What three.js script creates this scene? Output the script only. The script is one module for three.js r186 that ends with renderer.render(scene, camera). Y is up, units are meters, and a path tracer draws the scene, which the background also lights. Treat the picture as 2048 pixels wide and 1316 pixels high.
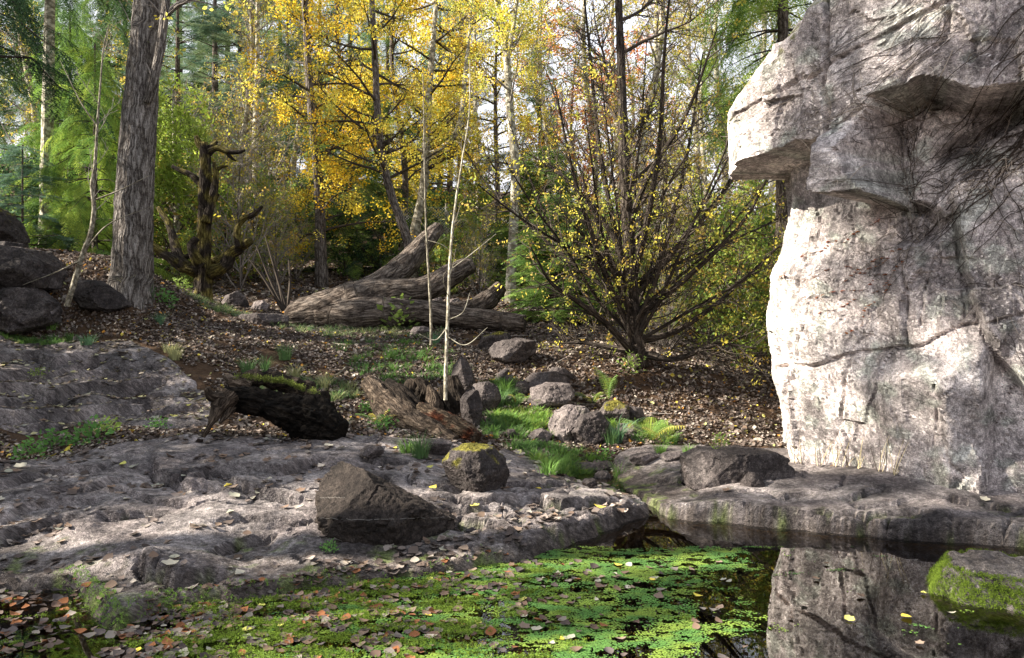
import * as THREE from 'three';
import { mergeGeometries, mergeVertices, toCreasedNormals } from 'three/addons/utils/BufferGeometryUtils.js';
import { createNoise2D, createNoise3D } from 'simplex-noise';

// ---------------------------------------------------------------- camera, sky, sun, exposure
const scene = new THREE.Scene();
const FOCAL = 1600, HORIZON = 620, EYE = 1.7;               // in pixels of a 2048 x 1316 picture, metres
const camera = new THREE.PerspectiveCamera(2 * Math.atan(658 / FOCAL) * 180 / Math.PI, 2048 / 1316, 0.05, 400);
camera.position.set(0, EYE, 0);
camera.lookAt(0, EYE, -10);
camera.setViewOffset(2048, 1316, 0, 658 - HORIZON, 2048, 1316);
const renderer = new THREE.WebGLRenderer({ antialias: true });
renderer.toneMapping = THREE.LinearToneMapping;
renderer.toneMappingExposure = 4.6;
renderer.shadowMap.enabled = true;

const SUN = new THREE.Vector3(-0.81, 0.585, -0.04).normalize();
{ // pale, thinly veiled autumn sky: brighter round the sun and towards the horizon
  const w = 256, h = 128, data = new Float32Array(w * h * 4), d = new THREE.Vector3();
  for (let j = 0; j < h; j++) for (let i = 0; i < w; i++) {
    const up = ((j + 0.5) / h - 0.5) * Math.PI, round = ((i + 0.5) / w - 0.5) * 2 * Math.PI;
    d.set(Math.cos(round) * Math.cos(up), Math.sin(up), Math.sin(round) * Math.cos(up));
    const k = Math.pow(1 - Math.max(0, d.y), 2.0), s = Math.pow(Math.max(0, d.dot(SUN)), 8) * 0.25;
    const o = (j * w + i) * 4, L = 0.35;
    data[o] = L * (0.72 + 0.28 * k + s); data[o + 1] = L * (0.80 + 0.17 * k + s * 0.95); data[o + 2] = L * (0.96 + 0.03 * k + s * 0.85); data[o + 3] = 1;
  }
  const sky = new THREE.DataTexture(data, w, h, THREE.RGBAFormat, THREE.FloatType);
  sky.mapping = THREE.EquirectangularReflectionMapping; sky.magFilter = THREE.LinearFilter; sky.needsUpdate = true;
  scene.background = sky; scene.environment = sky;
}
const sun = new THREE.DirectionalLight(new THREE.Color(1.0, 0.92, 0.80), 5);
sun.position.copy(SUN).multiplyScalar(60); sun.target.position.set(0, 1, -9);
sun.castShadow = true; sun.shadow.mapSize.set(4096, 4096); sun.shadow.radius = 1.2;
Object.assign(sun.shadow.camera, { left: -30, right: 30, top: 30, bottom: -30, near: 1, far: 140 });
scene.add(sun, sun.target);

// ---------------------------------------------------------------- helpers
const V = (x, y, z) => new THREE.Vector3(x, y, z);
const P = (px, py, d) => V((px - 1024) / FOCAL * d, EYE - (py - HORIZON) / FOCAL * d, -d);   // the point at depth d that shows at a pixel
const rand = (seed) => { let s = seed | 0; return () => { s = (s + 0x6d2b79f5) | 0; let t = Math.imul(s ^ (s >>> 15), 1 | s); t = (t + Math.imul(t ^ (t >>> 7), 61 | t)) ^ t; return ((t ^ (t >>> 14)) >>> 0) / 4294967296; }; };
const n2 = createNoise2D(rand(11)), n3 = createNoise3D(rand(12));
const fbm2 = (x, y, o = 4) => { let s = 0, a = 0.5; for (let i = 0; i < o; i++) { s += a * n2(x, y); x = x * 2.03 + 17.1; y = y * 2.03 - 9.7; a *= 0.5; } return s; };
const fbm3 = (x, y, z, o = 4) => { let s = 0, a = 0.5; for (let i = 0; i < o; i++) { s += a * n3(x, y, z); x = x * 2.03 + 5.2; y = y * 2.03 + 1.3; z = z * 2.03 - 7.7; a *= 0.5; } return s; };
const clamp = (x, a = 0, b = 1) => Math.min(b, Math.max(a, x)), lerp = (a, b, t) => a + (b - a) * t;
const sstep = (a, b, x) => { const t = clamp((x - a) / (b - a)); return t * t * (3 - 2 * t); };
const table = (pts, x) => { // piecewise smooth lookup in [[x, y], ...]
  if (x <= pts[0][0]) return pts[0][1];
  for (let i = 1; i < pts.length; i++) if (x <= pts[i][0]) { const [a, p] = pts[i - 1], [b, q] = pts[i]; return lerp(p, q, sstep(a, b, x)); }
  return pts[pts.length - 1][1];
};
const lin = (r, g, b) => new THREE.Color().setRGB(r, g, b);
const counts = new Map();
function numbered(name) { const n = counts.get(name) ?? 0; counts.set(name, n + 1); return n ? name + '_' + String(n).padStart(3, '0') : name; }
function shade(o) { o.traverse((c) => { if (c.isMesh) { c.castShadow = true; c.receiveShadow = true; } }); return o; }
function tag(o, label, category, group) { o.userData = { ...o.userData, label, category }; if (group) o.userData.group = group; return o; }
function thing(name, label, category, position = V(0, 0, 0), group) { const o = new THREE.Group(); o.name = numbered(name); o.position.copy(position); tag(o, label, category, group); scene.add(o); return o; }
function mesh(name, geometry, material, parent) { const o = new THREE.Mesh(geometry, material); o.name = parent ? name : numbered(name); (parent ?? scene).add(o); return shade(o); }
function structure(name, geometry, material) { const o = mesh(name, geometry, material); o.userData.kind = 'structure'; return o; }
function copyOf(o, label) { const c = o.clone(); c.name = numbered(o.name.replace(/_\d{3}$/, '')); c.userData = { ...o.userData }; if (label) c.userData.label = label; scene.add(c); return shade(c); }
function scatter(name, geometry, material, list, parent) { // list of { m: Matrix4, c: Color }: one object of kind stuff
  const o = new THREE.InstancedMesh(geometry, material, list.length); o.name = parent ? name : numbered(name);
  list.forEach((e, i) => { o.setMatrixAt(i, e.m); if (e.c) o.setColorAt(i, e.c); });
  o.userData.kind = 'stuff'; (parent ?? scene).add(o); return shade(o);
}
const placeM = (() => { const q = new THREE.Quaternion(), e = new THREE.Euler(); return (p, rx, ry, rz, s) => { e.set(rx, ry, rz, 'YXZ'); q.setFromEuler(e); return new THREE.Matrix4().compose(p, q, typeof s === 'number' ? V(s, s, s) : s); }; })();
// a frame whose +y runs along dir, turned by spin about it
function alongM(p, dir, spin, s) {
  const q = new THREE.Quaternion().setFromUnitVectors(V(0, 1, 0), dir.clone().normalize());
  q.multiply(new THREE.Quaternion().setFromAxisAngle(V(0, 1, 0), spin));
  return new THREE.Matrix4().compose(p, q, typeof s === 'number' ? V(s, s, s) : s);
}
function geo(position, index, extra = {}) {
  const g = new THREE.BufferGeometry(); g.setAttribute('position', new THREE.Float32BufferAttribute(position, 3));
  if (extra.uv) g.setAttribute('uv', new THREE.Float32BufferAttribute(extra.uv, 2));
  if (extra.color) g.setAttribute('color', new THREE.Float32BufferAttribute(extra.color, 3));
  if (index) g.setIndex(index);
  g.computeVertexNormals(); return g;
}
// signed distance to a polygon [[x, z], ...], positive inside
function inside(poly, x, z) {
  let d = 1e9, c = false;
  for (let i = 0, j = poly.length - 1; i < poly.length; j = i++) {
    const [xi, zi] = poly[i], [xj, zj] = poly[j], ex = xj - xi, ez = zj - zi, t = clamp(((x - xi) * ex + (z - zi) * ez) / (ex * ex + ez * ez + 1e-12));
    d = Math.min(d, Math.hypot(x - xi - t * ex, z - zi - t * ez));
    if ((zi > z) !== (zj > z) && x < (xj - xi) * (z - zi) / (zj - zi) + xi) c = !c;
  }
  return c ? d : -d;
}
// cells: distance to the nearest wall between random points, and the cell's number
function cells(x, y, seed = 0) {
  const ix = Math.floor(x), iy = Math.floor(y); let f1 = 9, f2 = 9, id = 0;
  for (let j = -1; j < 2; j++) for (let i = -1; i < 2; i++) {
    let h = Math.imul(ix + i, 374761393) ^ Math.imul(iy + j, 668265263) ^ Math.imul(seed + 7, 974634777); h = Math.imul(h ^ (h >>> 13), 1274126177); h ^= h >>> 16;
    const px = ix + i + ((h & 1023) / 1023) * 0.9, py = iy + j + (((h >>> 10) & 1023) / 1023) * 0.9, d = Math.hypot(px - x, py - y);
    if (d < f1) { f2 = f1; f1 = d; id = h >>> 20; } else if (d < f2) f2 = d;
  }
  return [f2 - f1, id / 4096];
}

// flat facets: within each random cell the surface tilts its own way
function facet(x, y, seed = 0, tilt = 1) {
  const ix = Math.floor(x), iy = Math.floor(y); let f1 = 9, r = 0;
  for (let j = -1; j < 2; j++) for (let i = -1; i < 2; i++) {
    let h = Math.imul(ix + i, 374761393) ^ Math.imul(iy + j, 668265263) ^ Math.imul(seed + 3, 974634777); h = Math.imul(h ^ (h >>> 13), 1274126177); h ^= h >>> 16;
    const dx = x - (ix + i + (h & 255) / 255 * 0.9), dy = y - (iy + j + ((h >>> 8) & 255) / 255 * 0.9), d = Math.abs(dx) + Math.abs(dy) * 0.8;
    if (d < f1) { f1 = d; r = dx * (((h >>> 16) & 255) / 127.5 - 1) * tilt + dy * (((h >>> 24) & 127) / 63.5 - 1) * tilt; }
  }
  return r;
}

// ---------------------------------------------------------------- textures that repeat without a seam
const hash2 = (x, y, s) => { let h = Math.imul(x, 374761393) ^ Math.imul(y, 668265263) ^ Math.imul(s, 1442695041); h = Math.imul(h ^ (h >>> 13), 1274126177); return ((h ^ (h >>> 16)) >>> 0) / 4294967296; };
function vnoise(x, y, px, py, s) { // value noise with periods px, py
  const ix = Math.floor(x), iy = Math.floor(y), fx = x - ix, fy = y - iy, u = fx * fx * (3 - 2 * fx), v = fy * fy * (3 - 2 * fy), m = (a, n) => ((a % n) + n) % n;
  const a = hash2(m(ix, px), m(iy, py), s), b = hash2(m(ix + 1, px), m(iy, py), s), c = hash2(m(ix, px), m(iy + 1, py), s), d = hash2(m(ix + 1, px), m(iy + 1, py), s);
  return lerp(lerp(a, b, u), lerp(c, d, u), v);
}
function tfbm(u, v, fx, fy, o, s) { let r = 0, a = 0.5, t = 0; for (let i = 0; i < o; i++) { r += a * vnoise(u * fx, v * fy, fx, fy, s + i); t += a; fx *= 2; fy *= 2; a *= 0.55; } return r / t; }
function texture(n, f, srgb, repeat = 1) {
  const data = new Uint8Array(n * n * 4);
  for (let j = 0; j < n; j++) for (let i = 0; i < n; i++) {
    const c = f((i + 0.5) / n, (j + 0.5) / n), o = (j * n + i) * 4;
    if (typeof c === 'number') data[o] = data[o + 1] = data[o + 2] = clamp(c) * 255;
    else for (let k = 0; k < 3; k++) data[o + k] = clamp(c[k]) * 255;
    data[o + 3] = 255;
  }
  const t = new THREE.DataTexture(data, n, n); t.wrapS = t.wrapT = THREE.RepeatWrapping; t.magFilter = THREE.LinearFilter; t.repeat.set(repeat, repeat);
  if (srgb) t.colorSpace = THREE.SRGBColorSpace; t.needsUpdate = true; return t;
}
const again = (t, r) => { const c = t.clone(); c.repeat.set(...[].concat(r, r).slice(0, 2)); c.needsUpdate = true; return c; };
const mix3 = (a, b, t) => a.map((x, i) => lerp(x, b[i], t));
const rockMap = texture(1024, (u, v) => {
  const big = tfbm(u, v, 4, 4, 5, 1), mid = tfbm(u, v, 18, 18, 4, 9), fine = vnoise(u * 300, v * 300, 300, 300, 21), spot = vnoise(u * 120, v * 120, 120, 120, 33);
  let c = mix3([0.52, 0.495, 0.49], [0.80, 0.775, 0.76], sstep(0.25, 0.75, big * 0.6 + mid * 0.4));
  c = c.map((x) => x * (0.72 + 0.5 * fine) * (0.8 + 0.4 * vnoise(u * 70, v * 70, 70, 70, 61)));
  if (spot > 0.83) c = mix3(c, [0.88, 0.87, 0.83], sstep(0.83, 0.95, spot) * 0.7);
  const d = tfbm(u, v, 30, 30, 4, 55); if (d > 0.6) c = c.map((x) => x * (1 - 0.22 * sstep(0.6, 0.8, d)));
  return c;
}, true, 0.7);
const rockBump = texture(1024, (u, v) => 0.5 * tfbm(u, v, 10, 10, 6, 3) + 0.3 * tfbm(u, v, 60, 60, 3, 8) + 0.2 * vnoise(u * 250, v * 250, 250, 250, 5), false, 0.7);
const barkHeight = (u, v) => { const w = u + 0.06 * (tfbm(u, v, 3, 6, 3, 70) - 0.5); const r = tfbm(w, v, 14, 3, 3, 71), k = Math.abs(2 * r - 1); return clamp(0.15 + 1.5 * Math.pow(k, 0.7) * 0.8 + 0.25 * (tfbm(u, v, 60, 30, 3, 74) - 0.5)); };
const barkBump = texture(512, barkHeight, false);
const barkMap = texture(512, (u, v) => { const h = barkHeight(u, v), f = tfbm(u, v, 50, 40, 3, 77); return mix3([0.24, 0.215, 0.20], [0.78, 0.76, 0.74], clamp(h * 0.75 + (f - 0.5) * 0.6)); }, true);
const smoothBarkMap = texture(512, (u, v) => { const f = tfbm(u, v, 6, 10, 5, 81), l = vnoise(u * 8, v * 90, 8, 90, 83); let c = mix3([0.52, 0.50, 0.45], [0.90, 0.89, 0.84], sstep(0.3, 0.7, f)); if (l > 0.8) c = mix3(c, [0.25, 0.22, 0.19], 0.6 * sstep(0.8, 0.95, l)); return c; }, true);
const soilMap = texture(512, (u, v) => { const f = tfbm(u, v, 12, 12, 5, 91), g = vnoise(u * 130, v * 130, 130, 130, 95); return mix3([0.34, 0.27, 0.21], [0.62, 0.53, 0.44], clamp(f * 0.6 + g * 0.45)); }, true);
const soilBump = texture(512, (u, v) => tfbm(u, v, 16, 16, 6, 97), false);
const mossBump = texture(512, (u, v) => tfbm(u, v, 40, 40, 4, 101), false);
const mossMap = texture(512, (u, v) => { const f = tfbm(u, v, 24, 24, 5, 103); return mix3([0.45, 0.5, 0.3], [1, 1, 0.85], f); }, true);

const std = (o) => new THREE.MeshPhysicalMaterial({ roughness: 0.9, specularIntensity: 0.22, ...o });
const M = {
  rock: std({ color: lin(0.36, 0.34, 0.335), map: rockMap, bumpMap: rockBump, bumpScale: 0.021, vertexColors: true, roughness: 0.85 }),
  cliff: std({ color: lin(1.12, 1.09, 1.07), map: again(rockMap, 0.55), bumpMap: again(rockBump, 0.55), bumpScale: 0.016, vertexColors: true, roughness: 0.9 }),
  soil: std({ color: lin(0.26, 0.235, 0.215), map: soilMap, bumpMap: soilBump, bumpScale: 0.03, roughness: 1 }),
  bark: std({ color: lin(0.46, 0.43, 0.41), map: barkMap, bumpMap: barkBump, bumpScale: 0.02, vertexColors: true, roughness: 0.95 }),
  greyBark: std({ color: lin(0.60, 0.60, 0.595), map: barkMap, bumpMap: barkBump, bumpScale: 0.025, vertexColors: true, roughness: 0.95 }),
  paleBark: std({ color: lin(0.55, 0.53, 0.48), map: smoothBarkMap, roughness: 0.85 }),
  twig: std({ color: lin(0.05, 0.04, 0.032), roughness: 0.9 }),
  greyTwig: std({ color: lin(0.20, 0.175, 0.155), roughness: 0.9 }),
  moss: std({ color: lin(0.13, 0.15, 0.03), map: mossMap, bumpMap: mossBump, bumpScale: 0.02, roughness: 1 }),
  saplingBark: std({ color: lin(0.34, 0.32, 0.285), map: smoothBarkMap }),
  greyWood: std({ color: lin(0.6, 0.57, 0.52), map: smoothBarkMap }),
  vine: std({ color: lin(0.055, 0.042, 0.034) }), paleVine: std({ color: lin(0.26, 0.22, 0.185) }), vein: std({ color: lin(0.16, 0.15, 0.135) }), straw: std({ color: lin(0.5, 0.42, 0.25) }),
  deadWood: std({ color: lin(0.30, 0.26, 0.22), map: barkMap, bumpMap: barkBump, bumpScale: 0.015, vertexColors: true, roughness: 0.95 }),
};
const leafy = (c, t = 0.45) => new THREE.MeshPhysicalMaterial({ color: c, roughness: 1, transmission: t, thickness: 0, side: THREE.DoubleSide, specularIntensity: 0.25 });
// ---------------------------------------------------------------- terrain: heights read at many places, joined by radial functions
const spots = [
  // rock slab by the pond
  [230, 1150, 4.75], [300, 1128, 4.9], [190, 1165, 4.72], [50, 1150, 5.0], [250, 1110, 5.15], [450, 1125, 5.1], [600, 1120, 5.2], [760, 1125, 5.3], [100, 1000, 6.0], [400, 1000, 6.0], [600, 1000, 6.0], [900, 1040, 5.9], [1010, 1060, 5.75],
  [1150, 1010, 6.4], [1260, 1008, 6.6], [1000, 980, 6.7], [1150, 980, 7.0], [100, 930, 6.9], [400, 890, 7.5], [640, 890, 7.6], [800, 900, 7.6], [950, 960, 7.0], [1050, 950, 7.6],
  // ledge on the far side and the stream between
  [1400, 960, 7.3], [1300, 950, 7.9], [1600, 1005, 6.45], [1600, 935, 7.6], [1800, 1000, 6.3], [1810, 950, 6.85], [2048, 1000, 6.35], [2048, 1045, 5.85], [1450, 1005, 6.45], [1340, 1000, 6.9], [1400, 905, 8.6], [1300, 915, 8.3], [1215, 965, 8.0], [2300, 1000, 6.1],
  // middle ground
  [1170, 880, 9], [1050, 850, 9.2], [950, 870, 8.7], [750, 860, 8.5], [600, 880, 7.9], [500, 870, 8.0], [1100, 800, 10], [1300, 830, 9.8], [1500, 850, 9.6], [1590, 880, 9.4], [1000, 720, 11], [1275, 720, 10.8],
  [1450, 720, 12], [1550, 720, 12.5], [800, 690, 11.5], [620, 700, 11], [500, 760, 9.8], [300, 800, 9], [100, 870, 7.8], [300, 870, 7.9], [50, 700, 10], [250, 700, 10], [380, 720, 9.9],
  // left bank
  [450, 650, 11.5], [350, 635, 11.3], [100, 650, 10.6], [20, 510, 11.5], [180, 520, 11.5], [265, 556, 11.3], [-300, 500, 12], [405, 608, 13.5], [590, 650, 13], [850, 650, 13], [1050, 660, 12.6],
  // behind
  [640, 575, 18], [900, 560, 19], [1022, 608, 15.5], [1110, 640, 14], [1300, 640, 16], [1500, 640, 18], [500, 540, 22], [900, 500, 26], [200, 480, 24], [1300, 560, 28],
].map(([px, py, d]) => { const p = P(px, py, d); return [p.x, p.z, p.y]; }).concat([
  [-25, -45, 10], [0, -50, 9], [25, -50, 4], [40, -30, 3], [-40, -25, 8], [-15, -12, 3.5], [-12, -6, 2.6], [-8, -5, 1.2], [-10, 0, 1.0], [0, 2, 0.15], [6, 1, 0.4], [8, -5, 1], [9, -10, 1.5], [12, -16, 1.2], [3.6, -8.4, 0.3], [5, -7, 0.4],
  [-70, -70, 15], [70, -70, 6], [0, -78, 13], [0, 40, 0.5], [60, 20, 2], [-60, 20, 6], [-3.5, -3.5, 0.1], [3, -2, 0.05], [0, -3.2, 0.05], [-4, -1, 0.3],
]);
const land = (() => {
  const n = spots.length, k = (a, b) => Math.sqrt(a * a + b * b + 0.09), A = spots.map((p, i) => [...spots.map((q, j) => -k(p[0] - q[0], p[1] - q[1]) - (i === j ? 0.02 : 0)), 1, p[0], p[1], p[2]]);
  for (let r = 0; r < 3; r++) A.push([...spots.map((q) => [1, q[0], q[1]][r]), 0, 0, 0, 0]);
  const N = n + 3;
  for (let i = 0; i < N; i++) {
    let b = i; for (let r = i + 1; r < N; r++) if (Math.abs(A[r][i]) > Math.abs(A[b][i])) b = r;
    [A[i], A[b]] = [A[b], A[i]];
    for (let r = i + 1; r < N; r++) { const f = A[r][i] / A[i][i]; if (f) for (let c = i; c <= N; c++) A[r][c] -= f * A[i][c]; }
  }
  const w = new Array(N);
  for (let i = N - 1; i >= 0; i--) { let s = A[i][N]; for (let c = i + 1; c < N; c++) s -= A[i][c] * w[c]; w[i] = s / A[i][i]; }
  return (x, z) => { let s = w[n] + w[n + 1] * x + w[n + 2] * z; for (let i = 0; i < n; i++) s -= w[i] * k(x - spots[i][0], z - spots[i][1]); return s; };
})();
const atWater = (px, py) => { const d = EYE * FOCAL / (py - HORIZON); return [(px - 1024) / FOCAL * d, -d]; };
const flat = (px, py, d) => { const p = P(px, py, d); return [p.x, p.z]; };
const pond = [[-7, -4.7], atWater(-200, 1188), atWater(60, 1185), atWater(140, 1182), atWater(200, 1215), atWater(240, 1258), atWater(330, 1212), atWater(500, 1195), atWater(650, 1170), atWater(900, 1140), atWater(1045, 1115), atWater(1180, 1068), atWater(1290, 1028), flat(1235, 980, 7.6), flat(1150, 958, 8.2), flat(1190, 945, 8.4), flat(1262, 975, 7.7), atWater(1330, 1030), atWater(1600, 1056), atWater(1850, 1078), atWater(2048, 1090), [5.5, -5.2], [7, -4.5], [7, -2.2], [2, -1.7], [-3, -1.9], [-7, -2.5]];
const slabOutline = [[-7, -4.6], atWater(-200, 1180), atWater(60, 1178), atWater(140, 1180), atWater(190, 1215), atWater(232, 1262), atWater(330, 1216), atWater(500, 1200), atWater(650, 1176), atWater(900, 1146), atWater(1050, 1116), atWater(1180, 1071), atWater(1292, 1026), flat(1230, 985, 7.35), flat(1130, 958, 8.0), flat(1050, 930, 8.3), flat(900, 885, 8.3), flat(760, 890, 8.0), flat(660, 880, 8.0), flat(560, 885, 7.75), flat(400, 876, 7.8), flat(230, 890, 7.5), flat(80, 935, 6.9), flat(-100, 950, 6.8), [-7, -6.8]];
const upperOutline = [flat(-250, 690, 10.2), flat(120, 690, 10.2), flat(270, 686, 10.25), flat(340, 720, 9.9), flat(430, 790, 9.2), flat(450, 850, 8.3), flat(330, 858, 8.15), flat(180, 845, 8.2), flat(60, 885, 7.7), flat(-250, 880, 7.7)];
const ledgeOutline = [flat(1240, 972, 7.75), atWater(1335, 1036), atWater(1460, 1046), atWater(1600, 1060), atWater(1850, 1081), atWater(2048, 1094), [5.6, -5.25], [8.5, -5], [8.5, -9], [3.6, -9.2], flat(1590, 910, 8.7), flat(1400, 893, 8.9), flat(1290, 905, 8.8), flat(1225, 930, 8.5)];
function groundY(x, z) {
  let y = land(x, z);
  const sp = inside(pond, x, z);
  if (sp > -0.35) y = Math.min(y, lerp(y, -0.06 - 0.75 * sstep(0, 1.0, sp), sstep(-0.35, 0.05, sp)));
  for (const o of [slabOutline, upperOutline, ledgeOutline]) { const s = inside(o, x, z); if (s > 0) y -= 0.12 * sstep(0, 0.3, s); }
  const far = clamp((-z - 14) / 20);
  return y + (sp < -0.2 ? (0.035 + 0.25 * far) * fbm2(x * lerp(0.9, 0.2, far), z * lerp(0.9, 0.2, far)) : 0) + 0.012 * n2(x * 6, z * 6);
}
function lines(list) { const out = []; for (let k = 0; k < list.length - 1; k++) { const [a, s] = list[k], [b, t] = list[k + 1]; let x = a; while (x < b - 1e-6) { out.push(x); x += lerp(s, t, (x - a) / (b - a)); } } out.push(list[list.length - 1][0]); return out; }
function sheet(xs, zs, f, uvScale = 1, colour) {
  const pos = [], uv = [], col = [], idx = [], w = xs.length;
  for (const z of zs) for (const x of xs) { const y = f(x, z); pos.push(x, y, z); uv.push((x + 0.3 * y) * uvScale, (y - z) * uvScale); if (colour) col.push(...colour(x, y, z)); }
  for (let j = 0; j < zs.length - 1; j++) for (let i = 0; i < w - 1; i++) { const a = j * w + i; idx.push(a, a + w, a + 1, a + 1, a + w, a + w + 1); }
  return [pos, uv, col, idx];
}
{
  const xs = lines([[-90, 6], [-30, 2], [-9, 0.25], [-5.5, 0.06], [5.5, 0.06], [9, 0.25], [30, 2], [90, 6]]), zs = lines([[-90, 6], [-40, 1.5], [-20, 0.4], [-14, 0.07], [-3.5, 0.07], [-2, 0.3], [10, 2], [60, 6]]);
  const [pos, uv, , idx] = sheet(xs, zs, groundY);
  structure('ground', geo(pos, idx, { uv }), M.soil);
}
// layered sandstone: smooth sheets that end in low risers and are cut by cracks, each where it lies
const seams = [ // [drop of the side towards the pond, depth of the groove, points as pixels on the rock]
  [0.02, 0.05, [[0, 694], [62, 693], [134, 695], [170, 693], [226, 690]]], [0.07, 0.07, [[-60, 716], [5, 712], [67, 709], [108, 722], [170, 704], [205, 700]]], [0.08, 0.08, [[-80, 756], [0, 750], [46, 743], [98, 740], [128, 732], [170, 725], [230, 715]]], [0.06, 0.07, [[60, 735], [110, 752], [165, 745], [215, 735], [290, 738]]],
  [0.08, 0.08, [[-60, 780], [0, 774], [57, 771], [103, 789], [144, 776], [185, 768], [231, 776], [300, 762], [350, 765]]], [0.05, 0.06, [[-60, 815], [0, 806], [51, 802], [103, 794], [160, 800], [210, 795], [290, 785], [360, 790]]], [0.09, 0.09, [[-80, 826], [0, 820], [31, 830], [82, 822], [134, 828], [170, 817], [221, 812], [300, 802], [380, 812]]], [0.08, 0.08, [[-60, 856], [0, 848], [46, 846], [103, 851], [154, 840], [195, 846], [260, 836]]], [0.05, 0.06, [[210, 722], [260, 732], [300, 725], [330, 740]]], [0.05, 0.06, [[250, 815], [310, 824], [360, 815], [420, 822]]],
  [0.06, 0.08, [[303, 902], [308, 928], [329, 951], [367, 964], [380, 946], [426, 933], [493, 935], [534, 948]]], [0.035, 0.06, [[375, 959], [406, 948], [452, 951], [488, 969], [524, 982], [570, 992], [637, 1005]]], [0.02, 0.05, [[395, 970], [447, 964]]], [0.05, 0.07, [[442, 931], [514, 930], [560, 936], [606, 923], [660, 910]]], [0, 0.06, [[560, 943], [552, 969], [534, 982]]], [0, 0.06, [[611, 938], [601, 959], [565, 969]]], [0.04, 0.06, [[72, 943], [134, 933], [185, 935], [231, 928]]], [0.03, 0.05, [[-60, 980], [0, 969], [46, 953], [103, 948], [150, 958]]], [0.05, 0.07, [[-80, 1090], [0, 1069], [41, 1051], [87, 1036], [123, 1031], [170, 1034]]], [0.03, 0.05, [[-40, 1040], [20, 1025], [82, 1000], [154, 995], [220, 985]]], [0.03, 0.05, [[185, 1034], [288, 1020], [340, 1024]]], [0.03, 0.05, [[416, 1110], [437, 1092], [493, 1072], [560, 1060]]], [0.05, 0.06, [[283, 1100], [288, 1128], [329, 1133], [349, 1149], [411, 1146], [470, 1150]]], [0.02, 0.04, [[230, 960], [270, 985], [330, 1000], [400, 1010]]], [0.02, 0.04, [[60, 985], [130, 975], [200, 968], [260, 945]]], [0.02, 0.04, [[420, 1045], [480, 1035], [560, 1040], [630, 1050]]],
  [0.04, 0.07, [[880, 1022], [903, 1028], [947, 1035], [976, 1043], [997, 1057]]], [0.03, 0.06, [[979, 1021], [1012, 1017], [1070, 1019], [1102, 1025], [1102, 1035]]], [0.03, 0.06, [[914, 985], [925, 999], [968, 1001], [1005, 996], [1050, 990]]], [0.035, 0.06, [[1084, 992], [1088, 1006], [1120, 1012], [1156, 1005], [1214, 999], [1240, 998]]], [0.03, 0.06, [[882, 1003], [925, 1008], [976, 1007], [1030, 1012]]], [0.03, 0.06, [[817, 949], [831, 967], [889, 978], [930, 974]]], [0.03, 0.06, [[759, 945], [788, 963], [810, 988], [853, 996]]], [0, 0.06, [[1005, 996], [1012, 1017], [1005, 1040]]], [0, 0.06, [[1088, 1006], [1075, 1019]]], [0, 0.05, [[925, 999], [915, 1028]]], [0.03, 0.06, [[720, 915], [760, 925], [800, 920], [830, 930]]], [0, 0.06, [[1156, 1005], [1165, 1020]]], [0.03, 0.05, [[1000, 965], [1060, 972], [1120, 968], [1180, 978]]], [0, 0.05, [[1060, 972], [1050, 990]]],
  [0.03, 0.05, [[1667, 992], [1721, 981], [1775, 967]]], [0.02, 0.05, [[1530, 991], [1580, 986], [1628, 981]]], [0.0, 0.05, [[1650, 978], [1683, 965], [1686, 943]]], [0.025, 0.05, [[1560, 1012], [1645, 1016], [1726, 1018], [1792, 1010], [1868, 1014]]], [0, 0.09, [[1478, 1002], [1472, 1030], [1470, 1045]]], [0, 0.09, [[1655, 1016], [1650, 1040], [1646, 1060]]], [0, 0.09, [[1776, 1018], [1780, 1045], [1782, 1068]]], [0, 0.08, [[2012, 1020], [2015, 1060], [2016, 1090]]], [0, 0.07, [[1900, 1016], [1905, 1050], [1905, 1082]]], [0.02, 0.04, [[1880, 990], [1950, 1000], [2040, 1012]]], [0.02, 0.04, [[1300, 950], [1360, 955], [1420, 970]]], [0, 0.08, [[1395, 1000], [1390, 1040]]], [0.02, 0.04, [[1700, 1000], [1760, 1002], [1830, 992]]],
].map(([drop, deep, pts]) => {
  const q = pts.map(([px, py]) => { let d = 4.5; for (let k = 0; k < 400; k++, d += 0.02) { const p = P(px, py, d); if (p.y <= land(p.x, p.z) + 0.03) break; } const p = P(px, py, d); return [p.x, p.z]; });
  return { drop, deep, q, box: [Math.min(...q.map((p) => p[0])) - 0.45, Math.max(...q.map((p) => p[0])) + 0.45, Math.min(...q.map((p) => p[1])) - 0.45, Math.max(...q.map((p) => p[1])) + 0.45] };
});
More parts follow.
